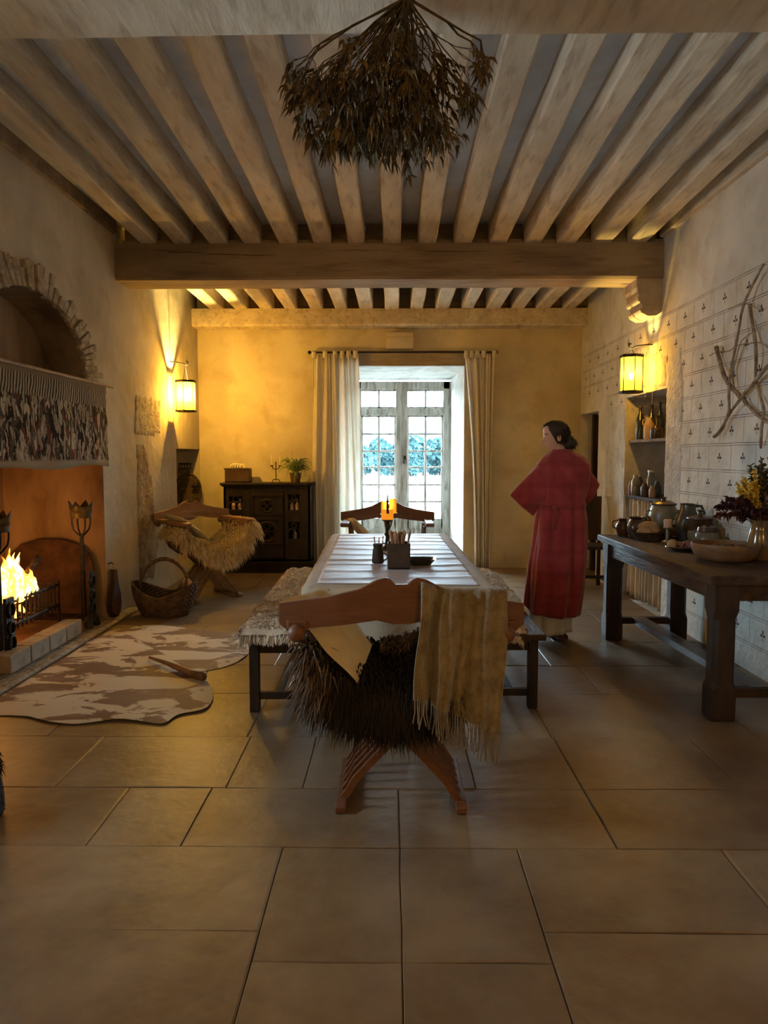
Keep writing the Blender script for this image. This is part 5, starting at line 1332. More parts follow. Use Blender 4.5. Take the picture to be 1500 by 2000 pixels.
pot('tall_canister', c, [(.001, 0), (r * .88, 0), (r * .92, r * .2), (r, r * 1.9), (r * 1.08, r * 2.0), (r * 1.0, r * 2.05), (.001, r * .3)], BROWNG, 'tall dark brown lidded canister on the side table', 'canister', (), [(r * 1.1, r * 2.02), (r * 1.08, r * 2.12), (r * .4, r * 2.3), (r * .2, r * 2.35), (r * .15, r * 2.55), (r * .3, r * 2.75), (.001, r * 2.8)], BLACKG)
c = at(1410, 1065, .04); r = px(c, 22)
pot('brown_lidded_pot', c, [(.001, 0), (r * .7, 0), (r * 1.05, r * .5), (r * 1.0, r * .95), (r * .8, r * 1.15), (.001, r * .3)], GREENG, 'round brown lidded pot in front of the tall canister', 'pot', (), [(r * .82, r * 1.12), (r * .88, r * 1.2), (r * .8, r * 1.55), (r * .3, r * 1.72), (r * .22, r * 1.78), (r * .3, r * 1.95), (.001, r * 1.98)], BROWNG)
c = at(1453, 1062, .05); r = px(c, 25)
pot('low_casserole', c, [(.001, 0), (r * .8, 0), (r * 1.0, r * .35), (r * 1.02, r * .75), (r * .9, r * .85), (.001, r * .3)], GREENG, 'low olive casserole with knobbed lid beside the flower vase', 'casserole', (), [(r * .98, r * .8), (r * .98, r * .9), (r * .45, r * 1.15), (r * .2, r * 1.18), (r * .18, r * 1.3), (r * .36, r * 1.4), (r * .3, r * 1.5), (.001, r * 1.52)])
# long board with bread
BRD = mat('bread_crust', (.30, .16, .06), (.52, .34, .17), scale=9, rough=.8, bump=.4)
c = at(1268, 1056, .02); r = px(c, 30)
t = thing('bread_trough', c, 'long dark wooden trough holding bread on the side table', 'dish')
b = MB(); b.lathe([(.001, 0), (r * .7, 0), (r * 1.0, r * .5), (r * 1.04, r * .55), (r * .92, r * .5), (r * .6, r * .12), (.001, r * .12)], c, 28, 1.15, .75); b.build('bowl', DARKTOP, t, auto=True)
for k, (dx, dy, dz, l, lab) in enumerate(((-.3, 0, .5, .55, 'left bread roll in the dark trough'), (.25, .1, .55, .5, 'right bread roll in the dark trough'), (0, .2, .85, .7, 'long loaf lying on top of the dark trough'))):
    b = MB(); cc = Vector(c) + Vector((dx * r, dy * r, dz * r)); b.tube([cc + Vector((s_ * l * r, 0, .12 * r * (1 - s_ * s_))) for s_ in [-1 + q / 5 for q in range(11)]], [r * .26 * math.sqrt(max(.02, 1 - (-1 + q / 5) ** 2)) for q in range(11)], 10)
    tag(b.build('bread_loaf', BRD, smooth=True), lab, 'bread')
# striped squash
SQ = mat('striped_squash', (.30, .24, .12), (.52, .44, .27), scale=6, rough=.5)
c = at(1326, 1052, .10); r = px(c, 26); b = MB()
for a in range(13):
    th = PI * a / 12
    for k in range(40): w_ = 2 * PI * k / 40; rr = r * math.sin(th) * (1 + .05 * math.cos(10 * w_)) + .0005; b.v.append((c[0] - r * 1.15 * math.cos(th), c[1] + rr * math.cos(w_), c[2] + r * .98 + rr * .95 * math.sin(w_)))
for a in range(12):
    for k in range(40): b.m = 1 if k % 4 == 0 else 0; b.face((a * 40 + k, a * 40 + (k + 1) % 40, a * 40 + 40 + (k + 1) % 40, a * 40 + 40 + k))
b.m = 0; t = b.build('squash', [SQ, mat('squash_stripe', (.10, .11, .04), rough=.5)], smooth=True); tag(t, 'pale striped squash lying behind the candle on the side table', 'squash')
# candle on small stand
c = at(1303, 1060, .0); z1 = onY(1303, 1030, c[1]).z
t = thing('low_candle_dish', c, 'small turned candle stand in front of the squash', 'candle holder'); b = MB(); b.lathe([(.001, 0), (.045, 0), (.04, .01), (.014, .02), (.014, z1 - c[2] - .012), (.036, z1 - c[2] - .004), (.036, z1 - c[2]), (.001, z1 - c[2])], c, 20); b.build('stand', mat('pale_pewter', (.2, .17, .13), rough=.4, metal=.5), t, auto=True)
t = thing('short_candle', (c[0], c[1], z1), 'short pinkish unlit candle on the side table', 'candle'); b = MB(); b.lathe([(.001, 0), (.028, 0), (.028, .055), (.02, .058), (.001, .052)], (c[0], c[1], z1 + .001), 18); b.build('wax', mat('pinkish_wax', (.55, .36, .24), rough=.5), t, auto=True); b = MB(); b.tube([(c[0], c[1], z1 + .05), (c[0], c[1], z1 + .066)], .0015, 5); b.build('wick', IRON, t)
# plate with fruit
c = at(1338, 1078, .06); r = px(c, 38)
b = MB(); b.lathe([(.001, 0), (r * .55, 0), (r * .8, r * .12), (r, r * .2), (r * .99, r * .23), (r * .75, r * .16), (.001, r * .06)], c, 32, 1, .8); t = thing('fruit_plate', c, 'brown plate of dark grapes and plums in front of the squash', 'plate'); b.build('plate', BROWNG, t, auto=True)
GRA = mat('dark_red_grape', (.13, .03, .03), (.24, .08, .06), scale=20, rough=.3, spec=.5, rnd=.3)
g0 = None
for k in range(34):
    a = R.uniform(0, 6.28); q = math.sqrt(R.random()) * r * .62; rr = .0135
    pos = (c[0] + q * math.cos(a), c[1] + q * math.sin(a) * .75, c[2] + r * .13 + rr + R.uniform(0, .035) * (1 - q / r))
    if g0 is None:
        b = MB(); b.ball((0, 0, 0), rr, 10); g0 = b.build('grape', GRA, smooth=True, world=False); tag(g0, 'dark red grape piled on the brown fruit plate', 'grape', 'grapes on the fruit plate'); g0.location = pos
    else:
        g = g0.copy(); COL.objects.link(g); g.location = pos; s_ = R.uniform(.85, 1.3); g.scale = (s_, s_, s_)
b = MB(); cc = (c[0] - r * .62, c[1] + .01, c[2] + .04); b.ball(cc, .035, 16); tag(b.build('round_onion', BRD, smooth=True), 'round brown onion at the left rim of the fruit plate', 'onion')
# big wooden bowl
c = at(1415, 1098, .10); r = px(c, 63)
BWL = mat('turned_wood_bowl', (.13, .065, .028), (.21, .115, .052), scale=6, rough=.5, stretch=(1, 1, 3))
t = thing('wooden_bowl', c, 'wide turned wooden bowl at the near end of the side table', 'bowl'); b = MB(); b.lathe([(.001, 0), (r * .72, 0), (r * .88, r * .12), (r * 1.0, r * .42), (r * .985, r * .52), (r * .95, r * .52), (r * .93, r * .42), (r * .8, r * .14), (.001, r * .1)], c, 44); b.build('bowl', BWL, t, auto=True)
b = MB(); NUT = mat('walnuts', (.10, .06, .03), (.22, .14, .08), scale=15, rough=.8, bump=.5, rnd=.3)
n0 = None
for k in range(70):
    a = R.uniform(0, 6.28); q = math.sqrt(R.random()) * r * .80; pos = (c[0] + q * math.cos(a), c[1] + q * math.sin(a), c[2] + r * .30 + R.uniform(0, .018) * (1.2 - q / r))
    if n0 is None:
        b = MB(); b.ball((0, 0, 0), .019, 10, sx=1.15, wob=0) if 0 else b.lathe([(.0005, -.018), (.012, -.014), (.018, 0), (.012, .014), (.0005, .020)], (0, 0, 0), 10); n0 = b.build('walnut', NUT, smooth=True, world=False); tag(n0, 'brown walnut lying in the wide wooden bowl', 'nut', 'walnuts in the wooden bowl'); n0.location = pos
    else: g = n0.copy(); COL.objects.link(g); g.location = pos; g.rotation_euler = (R.uniform(0, 3), R.uniform(0, 3), 0)
# vase with flowers
c = at(1492, 1095, .05); r = px(c, 22)
vt = thing('flower_vase', c, 'amber glazed vase at the right edge of the side table', 'vase'); b = MB(); b.lathe([(.001, 0), (r * .8, 0), (r * 1.1, r * .8), (r * 1.15, r * 1.6), (r * .9, r * 2.6), (r * .8, r * 3.2), (r * .95, r * 3.5), (r * .85, r * 3.5), (.001, r * .4)], c, 28); b.build('body', mat('amber_glaze', (.12, .065, .02), (.22, .13, .05), scale=7, rough=.15, spec=.7), vt, auto=True)
top = Vector((c[0], c[1], c[2] + r * 3.4))
fb_ = thing('dried_bouquet', tuple(top), 'bouquet of dark red leaves and yellow sprigs in the amber vase', 'bouquet')
REDL = mat('dark_red_leaves', (.03, .008, .010), (.10, .03, .03), scale=10, rough=.7, rnd=.5); YELL = mat('yellow_flowers', (.55, .33, .03), (.75, .50, .06), scale=12, rough=.8, rnd=.3); GRNL = mat('dull_green_leaves', (.05, .05, .02), (.14, .12, .05), scale=10, rough=.7, rnd=.4)
def spray(m, nst, cenf, nm, ll, ww, per):
    b = MB(); s_ = MB()
    for k in range(nst):
        e = cenf(); e.x = min(e.x, XR - .03); st = top + Vector((R.uniform(-.02, .02), R.uniform(-.02, .02), -.05)); mid = st.lerp(e, .5) + Vector((0, 0, .05)); s_.tube([st, mid, e], [.003, .0025, .001], 4)
        for q in range(per):
            t_ = R.uniform(.35, 1.0); p = st.lerp(mid, min(1, t_ * 2)) if t_ < .5 else mid.lerp(e, t_ * 2 - 1)
            d = (e - st).normalized() * .6 + Vector((R.gauss(0, .7), R.gauss(0, .7), R.gauss(0, .6))); b.blade(p, d, ll * R.uniform(.6, 1.3), ww, .2)
    b.build(nm, m, fb_); s_.build('stems', GRNL, fb_)
spray(REDL, 26, lambda: top + Vector((R.uniform(-.29, .30), R.uniform(-.16, .16), R.uniform(.02, .17))), 'red_leaves', .036, .020, 70)
spray(YELL, 10, lambda: top + Vector((R.uniform(-.17, -.09), R.uniform(-.12, .0), R.uniform(.17, .31))), 'yellow_flowers', .022, .012, 90)
spray(GRNL, 16, lambda: top + Vector((R.uniform(-.13, .25), R.uniform(-.1, .14), R.uniform(.2, .40))), 'green_sprigs', .036, .014, 70)
spray(mat('dusty_pink_flowers', (.22, .10, .08), (.4, .24, .2), scale=12, rough=.8, rnd=.3), 7, lambda: top + Vector((R.uniform(-.06, .1), R.uniform(-.14, -.02), R.uniform(.16, .28))), 'pink_flowers', .02, .012, 26)

# ================================================================ PANTRY NICHE contents
SZ = onX(1290, 857, XR + .14).z; SX = XR + .04
b = MB(); b.box((SX, NY0 + .0, SZ - .028), (XR + .42, NY1 - .0, SZ)); t = b.build('niche_shelf', mat('greyed_shelf', (.16, .12, .09), (.28, .22, .17), scale=6, rough=.8), bevel=.004); tag(t, 'thin wooden shelf across the middle of the pantry niche', 'shelf')
LZ = 1.03
b = MB(); b.box((XR + .012, NY0 + .005, LZ - .03), (XR + .41, NY1 - .005, LZ)); t = b.build('niche_counter', DARKTOP, bevel=.004); tag(t, 'lower shelf board of the pantry niche above the linen curtain', 'shelf')
DG = mat('dark_bottle_glass', (.012, .014, .008), (.03, .03, .015), scale=5, rough=.12, spec=.8)
def prop(u, Y, z, fn, xx=None):
    p = onY(u, 880, Y); return (min(p.x if xx is None else xx, XR + .36), Y, z)
def bottle(u, Y, z, h, r, label, m=DG, x=None):
    c = prop(u, Y, z, None, x); t = thing('bottle', c, label, 'bottle'); b = MB(); b.lathe([(.001, 0), (r * .95, 0), (r, h * .05), (r, h * .52), (r * .8, h * .66), (r * .36, h * .8), (r * .33, h * .95), (r * .42, h * .96), (r * .4, h), (.001, h)], c, 18); b.build('glass', m, t, auto=True); return t
bottle(1249, 7.44, SZ, .33, .045, 'tallest dark wine bottle at the left of the niche shelf')
bottle(1271, 7.36, SZ, .34, .042, 'dark bottle standing behind the stoneware jug in the niche')
bottle(1287, 7.12, SZ, .35, .042, 'dark bottle at the back right of the niche shelf')
def smalljar(u, Y, z, h, r, label, m, cat='jar', x=None, hand=False):
    c = prop(u, Y, z, None, x); t = thing('storage_jar', c, label, cat); b = MB(); b.lathe([(.001, 0), (r * .9, 0), (r, h * .1), (r, h * .68), (r * .55, h * .86), (r * .5, h), (r * .4, h), (.001, h * .1)], c, 18); b.build('body', m, t, auto=True)
    if hand: b = MB(); b.tube([(c[0] - r * .5, c[1], c[2] + h * .9), (c[0] - r * 1.1, c[1], c[2] + h * .88), (c[0] - r * 1.2, c[1], c[2] + h * .7), (c[0] - r * .9, c[1], c[2] + h * .6)], .006, 6); b.build('handle', m, t, smooth=True)
    return t
TAN = mat('tan_stoneware', (.30, .20, .12), (.45, .32, .20), scale=6, rough=.4); GRY = mat('grey_stoneware', (.20, .17, .13), (.32, .28, .22), scale=8, rough=.45)
smalljar(1266, 7.18, SZ, .21, .05, 'tan stoneware jug with a small handle on the niche shelf', TAN, 'jug', hand=True)
smalljar(1281, 6.98, SZ, .13, .06, 'squat brown pot on the right of the niche shelf', BROWNG, 'pot')
smalljar(1286, 7.24, SZ + .0, .22, .03, 'slim pale flask between pot and bottles on the niche shelf', mat('cream_glaze', (.6, .5, .36), rough=.4), 'flask')
GLS = mat('greyish_glass_jar', (.12, .13, .11), (.22, .23, .2), scale=14, rough=.15, spec=.8)
for (u, Y, h, r, lab, m, xx) in ((1234, 7.45, .14, .026, 'narrow reddish bottle at the left of the lower niche shelf', mat('reddish_glass', (.22, .08, .05), rough=.3), .12), (1243, 7.33, .20, .045, 'greyish glass jar second from left on the lower niche shelf', GLS, .16), (1251, 7.48, .18, .04, 'dark jar behind the greyish glass jar on the lower niche shelf', BROWNG, .29),
    (1261, 7.12, .13, .038, 'small brown jar in the middle front of the lower niche shelf', BROWNG, .14), (1272, 7.22, .23, .042, 'tall glass jar with white lid on the lower niche shelf', GLS, .17), (1276, 6.96, .11, .03, 'small pale-labelled jar at the right front of the lower niche shelf', TAN, .12), (1286, 6.99, .15, .04, 'dark squat jar at the right end of the lower niche shelf', BLACKG, .24)):
    smalljar(u, Y, LZ, h, r, lab, m)
b = MB(); b.lathe([(.001, 0), (.028, 0), (.028, .02), (.001, .02)], (onY(1272, 880, 7.22).x, 7.22, LZ + .23), 14); tag(b.build('jar_lid', mat('white_metal_lid', (.8, .8, .78), rough=.3)), 'white lid on the tall glass jar in the niche', 'lid')
b = MB(); b.lathe([(.001, 0), (.08, .002), (.15, .02), (.152, .025), (.08, .012), (.001, .01)], (0, 0, 0), 26); b.v = [(XR + .35 + p[2] * .6 + (.04 * p[1]), 6.62 + p[0], LZ + .155 + p[1]) for p in b.v]; tag(b.build('leaning_plate', mat('grey_plate', (.25, .24, .24), rough=.3), smooth=True), 'grey plate leaning at the right of the lower niche shelf', 'plate')
# niche curtain
b = MB()
nc_ = thing('niche_curtain', (XR + .04, 7.0, .02), 'gathered oatmeal linen curtain below the pantry niche', 'curtain')
OAT = mat('oatmeal_linen', (.40, .34, .25), (.52, .46, .36), scale=4, rough=.95, bump=.2, bscale=80)
for a_, e_ in ((NY0 + .03, 6.98), (7.02, NY1 - .02)):
    b = MB(); b.grid(lambda u, v: (XR + .06 + (.018 + .012 * (1 - v)) * math.sin((a_ + (e_ - a_) * u) * 62 + 2 * math.sin(u * 6) + (1 - v)) , a_ + (e_ - a_) * u + .01 * math.sin(u * 20) * (1 - v), .02 + .025 * math.sin(u * 9) ** 2 + (LZ - .06) * v), 90, 16); b.build('drape', OAT, nc_, smooth=True, solid=.003)
b = MB(); b.tube([(XR + .06, NY0, LZ - .045), (XR + .06, NY1, LZ - .045)], .006, 6); b.build('rail', IRON, nc_)
# small iron hook low on the wall
p = onX(1319, 1178, XR - .02); b = MB(); b.box((XR - .02, p.y - .012, p.z - .03), (XR - .008, p.y + .012, p.z + .05)); b.tube([(XR - .01, p.y, p.z + .03), (XR - .05, p.y, p.z + .05), (XR - .05, p.y, p.z - .02)], .006, 6); b.tube([(XR - .01, p.y, p.z), (XR + .03, p.y, p.z)], .005, 5); tag(b.build('iron_wall_bracket', IRON), 'tiny black iron bracket low on the right wall beside the niche curtain', 'bracket')

# ================================================================ TWISTED BRANCH on the right wall
BRN = mat('weathered_branch', (.16, .095, .05), (.42, .32, .22), scale=11, rough=.9, bump=.8, bscale=30)
br = thing('driftwood_branch', (XR - .06, 5.0, 1.55), 'large bare twisted branch fixed to the painted right wall', 'branch')
def brn(pix, r0, r1, off=.07, n=3):
    P = [onX(1160 + .47 * u, 500 + .47 * v, XR - off + .02 * math.sin(i * 1.7)) for i, (u, v) in enumerate(pix)]
    Q = []
    for k in range(len(P) - 1):
        a, b_, c, d_ = P[max(k - 1, 0)], P[k], P[k + 1], P[min(k + 2, len(P) - 1)]
        for q in range(n):
            s_ = q / n; Q.append(.5 * ((2 * b_) + (c - a) * s_ + (2 * a - 5 * b_ + 4 * c - d_) * s_ ** 2 + (3 * b_ - a - 3 * c + d_) * s_ ** 3))
    Q.append(P[-1]); Q = [p + Vector((0, .006 * nz(p.y, p.z, 1, 20), .006 * nz(p.y, p.z, 5, 20))) for p in Q]
    m_ = len(Q); b = MB(); b.tube(Q, [(r0 + (r1 - r0) * k / (m_ - 1)) * (1 + .25 * nz(k, 0, r0 * 100, .9)) for k in range(m_)], 8); b.build('limb', BRN, br, smooth=True)
brn([(705, 35), (660, 120), (620, 210), (600, 320), (580, 420), (568, 480), (560, 560), (562, 640), (545, 690), (520, 735), (497, 752)], .008, .012)
brn([(508, 375), (518, 420), (535, 480), (560, 530), (590, 565), (610, 592)], .016, .014, .05)
brn([(497, 752), (530, 715), (560, 660), (590, 620), (612, 590), (650, 545), (685, 500), (725, 455), (760, 430)], .008, .014, .05)
brn([(620, 590), (650, 630), (685, 665), (720, 690), (760, 700)], .014, .010, .05)
brn([(648, 200), (655, 260), (668, 340), (675, 420), (672, 500), (690, 580), (705, 640), (697, 720), (694, 800)], .012, .009, .04)
brn([(590, 565), (575, 500), (590, 430), (610, 360), (640, 330), (690, 300)], .005, .003, .04)
brn([(480, 415), (510, 400), (560, 395), (600, 370), (690, 360), (740, 400)], .004, .003, .03)
brn([(560, 220), (610, 200), (650, 205), (700, 230)], .003, .003, .03)

# ================================================================ MISTLETOE
MST = mat('dried_mistletoe_leaf', (.05, .032, .010), (.125, .080, .026), scale=7, rough=.7, rnd=.5); MSS = mat('mistletoe_stem', (.045, .028, .012), (.08, .05, .02), scale=9, rough=.8)
top = Vector((onY(795, 2, 2.55).x, 2.62, 2.955)); mt = thing('mistletoe_bunch', tuple(top), 'big dried mistletoe bunch hanging upside down from the front beam', 'hanging plant')
sb, lf = MB(), MB()
tipc = 0
def twig(p, d, ln, r_, lvl):
    global tipc
    e = p + d * ln; mid = p.lerp(e, .5) + Vector((R.uniform(-.01, .01), R.uniform(-.01, .01), R.uniform(-.01, .01)))
    sb.tube([p, mid, e], [r_, r_ * .85, r_ * .7], 5 if lvl < 2 else 4, cap=False)
    if lvl >= 3 :
        for s_ in (-1, 1):
            dd = (d + Vector((R.gauss(0, .35), R.gauss(0, .35), R.gauss(-.25, .2))) + Vector((s_ * .3, s_ * R.uniform(-.3, .3), 0))).normalized()
            lf.blade(e, dd, R.uniform(.038, .062), R.uniform(.010, .015), .5); tipc += 1
    if lvl >= 4: return
    nn_ = 2 if lvl < 3 or R.random() < .65 else 1
    for s_ in range(nn_):
        q = Vector((R.gauss(0, .42), R.gauss(0, .42), R.gauss(-.22, .2))); nd = (d + q * (.75 if lvl else .5)).normalized()
        nd.z = min(nd.z, .15); f = e + nd * ln * .8
        if f.z < 2.37 or abs(f.x - top.x) > .36: nd = Vector((nd.x * .3, nd.y * .6, -abs(nd.z) * .5)).normalized(); ln_ = ln * .5
        else: ln_ = ln * R.uniform(.6, .85)
        twig(e, nd, ln_, r_ * .68, lvl + 1)
for k in range(44):
    a = R.uniform(0, 2 * PI); s_ = math.sqrt(R.random()) * .85; d = Vector((math.cos(a) * s_, math.sin(a) * s_, -1)).normalized()
    twig(top + Vector((R.uniform(-.02, .02), R.uniform(-.02, .02), 0)), d, R.uniform(.17, .25), .0048, 0)
for k in range(26):   # lower mass
    a = R.uniform(0, 2 * PI); s_ = math.sqrt(R.random()) * .42; d = Vector((math.cos(a) * s_, math.sin(a) * s_, -1)).normalized()
    twig(top + d * .1, d, R.uniform(.24, .30), .004, 1)
for k, s_ in ((0, -1), (1, -1), (2, 1)):  # wide side branches
    twig(top, Vector((s_ * .9, R.uniform(-.2, .2), -.55)).normalized(), .22, .007, 0)
for q_ in (sb, lf): q_.v = [(top.x - .075 * min(1, (top.z - p[2]) / .35) + (p[0] - top.x) * .86, top.y + (p[1] - top.y) * .80, top.z + (p[2] - top.z) * .70) for p in q_.v]
sb.build('stems', MSS, mt); lf.build('leaves', MST, mt)

# ================================================================ DARK CHAIR by the side door
q = onZ(1158, 1152, 0); t = thing('dark_carved_chair', (q.x, q.y, 0), 'narrow dark wooden chair by the side door behind the person', 'chair')
x, y = q.x, q.y + .12
for (dx, dy, hh_) in ((-.14, -.12, .44), (.13, -.12, .44), (-.14, .16, .98), (.13, .16, .98)):
    b = MB(); b.box((x + dx - .018, y + dy - .018, 0), (x + dx + .018, y + dy + .018, hh_)); b.build('leg', DARKWOOD, t, bevel=.004)
b = MB(); b.box((x - .17, y - .15, .43), (x + .16, y + .19, .47)); b.build('seat', DARKWOOD, t, bevel=.006)
b = MB(); b.prism([(-.13, .5), (.12, .5), (.12, .96), (.08, 1.0), (.04, .97), (0, 1.03), (-.05, .97), (-.09, 1.0), (-.13, .96)], lambda u, v, w_: (x + u, y + .15 + w_, v), .02); b.build('backrest', DARKWOOD, t)
b = MB(); b.bar((x - .14, y - .12, .14), (x + .13, y - .12, .14), .02, .03); b.bar((x + .13, y - .12, .10), (x + .13, y + .16, .10), .02, .03); b.bar((x - .14, y - .12, .10), (x - .14, y + .16, .10), .02, .03); b.build('stretcher', DARKWOOD, t)

# ================================================================ PERSON
PX, PY = onZ(1096, 1250, 0).x, onZ(1096, 1250, 0).y
SKIN = mat('skin', (.55, .31, .22), (.62, .37, .27), scale=8, rough=.5)
per = thing('person', (PX, PY, 0), 'person in a long red wrap robe seen from behind, head turned to the left', 'person')
zz = lambda v: onY(1090, v, PY).z
xx = lambda u: onY(u, 1000, PY).x
# body: one continuous surface, skin modifier on a skeleton
Vb = {}; E = []
def jv(n_, p, r_): Vb[n_] = (Vector(p), r_)
cx_ = xx(1094); hip = .92; sh = zz(905)
jv('pelvis', (cx_, PY, .93), .12); jv('waist', (cx_, PY, 1.07), .10); jv('chest', (cx_, PY, 1.25), .125); jv('uchest', (cx_, PY - .01, 1.36), .10); jv('neck', (xx(1091), PY, 1.44), .05); jv('head0', (xx(1089), PY, 1.52), .05)
E += [('pelvis', 'waist'), ('waist', 'chest'), ('chest', 'uchest'), ('uchest', 'neck'), ('neck', 'head0')]
for s_, nme in ((-1, 'l'), (1, 'r')):
    jv('sh' + nme, (cx_ + s_ * .125, PY, 1.335), .05); jv('el' + nme, (cx_ + s_ * .23, PY + .07, 1.10), .040); jv('wr' + nme, (cx_ + s_ * .10, PY + .26, 1.07), .026); jv('pa' + nme, (cx_ + s_ * .045, PY + .30, 1.07), .028)
    E += [('uchest', 'sh' + nme), ('sh' + nme, 'el' + nme), ('el' + nme, 'wr' + nme), ('wr' + nme, 'pa' + nme)]
    for k in range(4):
        a = Vector((cx_ + s_ * .02, PY + .318, 1.10 - .022 * k)); c_ = a + Vector((-s_ * (.035 + .005 * (1 - abs(k - 1.5))), .008, -.002)); d_ = c_ + Vector((-s_ * .018, -.015, 0))
        jv('f%s%da' % (nme, k), a, .0095); jv('f%s%db' % (nme, k), c_, .0085); jv('f%s%dc' % (nme, k), d_, .0075); E += [('pa' + nme, 'f%s%da' % (nme, k)), ('f%s%da' % (nme, k), 'f%s%db' % (nme, k)), ('f%s%db' % (nme, k), 'f%s%dc' % (nme, k))]
    jv('t%sa' % nme, (cx_ + s_ * .06, PY + .29, 1.105), .011); jv('t%sb' % nme, (cx_ + s_ * .035, PY + .295, 1.135), .009); E += [('pa' + nme, 't%sa' % nme), ('t%sa' % nme, 't%sb' % nme)]
    jv('hp' + nme, (cx_ + s_ * .09, PY, .86), .085); jv('kn' + nme, (cx_ + s_ * .085, PY + .01 + .05 * s_, .48), .055); jv('an' + nme, (cx_ + s_ * .06, PY - .0 + .10 * s_ * .6, .09), .036); jv('to' + nme, (cx_ + s_ * .06 - .02, PY + .12 + .06 * s_, .04), .028)
    E += [('pelvis', 'hp' + nme), ('hp' + nme, 'kn' + nme), ('kn' + nme, 'an' + nme), ('an' + nme, 'to' + nme)]
names = list(Vb); me = bpy.data.meshes.new('tmp_body'); me.from_pydata([Vb[n_][0] for n_ in names], [(names.index(a), names.index(c_)) for a, c_ in E], [])
tmp = bpy.data.objects.new('tmp_body', me); COL.objects.link(tmp); md = tmp.modifiers.new('s', 'SKIN')
for k, n_ in enumerate(names):
    me.skin_vertices[0].data[k].radius = (Vb[n_][1] * (1.35 if n_ in ('chest', 'pelvis', 'waist') else 1), Vb[n_][1])
    me.skin_vertices[0].data[k].use_root = n_ == 'pelvis'
tmp.modifiers.new('sub', 'SUBSURF').levels = 1
bpy.context.view_layer.update()
ev = tmp.evaluated_get(bpy.context.evaluated_depsgraph_get()).to_mesh()
bb = MB(); bb.v = [tuple(v.co) for v in ev.vertices]
for p in ev.polygons: bb.face(tuple(p.vertices))
bpy.data.objects.remove(tmp)
# head as rings: profile faces -x
HT = zz(823); hs = (HT - 1.44) / .245; hx, hy = xx(1084), PY
def headpt(a, t_):
    # t_: 0 chin/neck .. 1 crown; a angle, pi = face direction (-x)
    prof = [(0, .040, .040, .040), (.08, .058, .045, .044), (.16, .077, .05, .052), (.28, .080, .066, .062), (.40, .082, .080, .069), (.52, .081, .092, .073), (.64, .082, .098, .076), (.76, .080, .098, .075), (.87, .064, .085, .064), (.95, .040, .055, .042), (1.0, .002, .002, .002)]
    for (t0, f0, b0, w0), (t1, f1, b1, w1) in zip(prof[:-1], prof[1:]):
        if t_ <= t1 + 1e-9:
            k = (t_ - t0) / (t1 - t0); f_, bk_, w_ = f0 + (f1 - f0) * k, b0 + (b1 - b0) * k, w0 + (w1 - w0) * k; break
    ca, sa = math.cos(a), math.sin(a); rx_ = bk_ if ca > 0 else f_
    x_ = ca * rx_; y_ = sa * w_; da = abs(a - PI)
    if da < .55:
        g = math.exp(-(da / .16) ** 2); x_ -= g * (.032 * math.exp(-((t_ - .39) / .05) ** 2) + .012 * math.exp(-((t_ - .46) / .08) ** 2) + .007 * math.exp(-((t_ - .24) / .022) ** 2) + .006 * math.exp(-((t_ - .19) / .022) ** 2) + .008 * math.exp(-((t_ - .08) / .04) ** 2) - .004 * math.exp(-((t_ - .55) / .04) ** 2))
    if .25 < da < .62: x_ += .007 * math.exp(-((t_ - .53) / .05) ** 2)
    return Vector((x_, y_, t_ * .225)) * hs
tilt = Matrix.Rotation(math.radians(-8), 3, 'Y') @ Matrix.Rotation(math.radians(5), 3, 'Z')
HB = Vector((hx, hy, HT - .228 * hs))
def HPt(v): return HB + tilt @ v
i0 = len(bb.v); NA, NT = 64, 48
for t_ in range(NT + 1):
    for a in range(NA): bb.v.append(tuple(HPt(headpt(2 * PI * a / NA, t_ / NT))))
for t_ in range(NT):
    for a in range(NA): bb.face((i0 + t_ * NA + a, i0 + t_ * NA + (a + 1) % NA, i0 + (t_ + 1) * NA + (a + 1) % NA, i0 + (t_ + 1) * NA + a))
bb.face(range(i0, i0 + NA)); bb.tube([(xx(1091), PY, 1.36), (xx(1090), PY, 1.45), HPt(Vector((.012, 0, .03)))], [.062, .052, .05], 16)
for s_ in (-1, 1):   # ears
    bb.tube([HPt(Vector((.012 + .012 * math.cos(a), s_ * (.074 + .004), .10 + .026 * math.sin(a))) * hs) for a in [2 * PI * k / 12 for k in range(13)]], .007 * hs, 6)
body = bb.build('body', SKIN, per, smooth=True); rm = body.modifiers.new('rm', 'REMESH'); rm.mode = 'VOXEL'; rm.voxel_size = .006; rm.use_smooth_shade = True
sm = body.modifiers.new('sm', 'SMOOTH'); sm.factor = .5; sm.iterations = 2
for s_ in (-1, 1):
    b = MB(); b.ball(HPt(Vector((-.069, s_ * .030, .117)) * hs), .011 * hs, 12); b.build('eye', mat('eye_white', (.55, .5, .45), rough=.3), per, smooth=True)
    b = MB(); b.tube([HPt(Vector((-.078, s_ * .018, .137)) * hs), HPt(Vector((-.074, s_ * .034, .141)) * hs), HPt(Vector((-.062, s_ * .05, .136)) * hs)], [.003, .0035, .002], 6); b.build('eyebrow', mat('dark_hair', (.018, .012, .010), (.045, .03, .022), scale=12, rough=.55, spec=.4), per)
b = MB(); b.tube([HPt(Vector((-.081, s_, .049)) * hs) for s_ in (-.018, 0, .018)], [.002, .0045, .002], 6); b.build('lips', mat('lips', (.35, .12, .10), rough=.5), per)
HAIR = mat('dark_hair')if 0 else MATS['dark_hair']
b = MB()
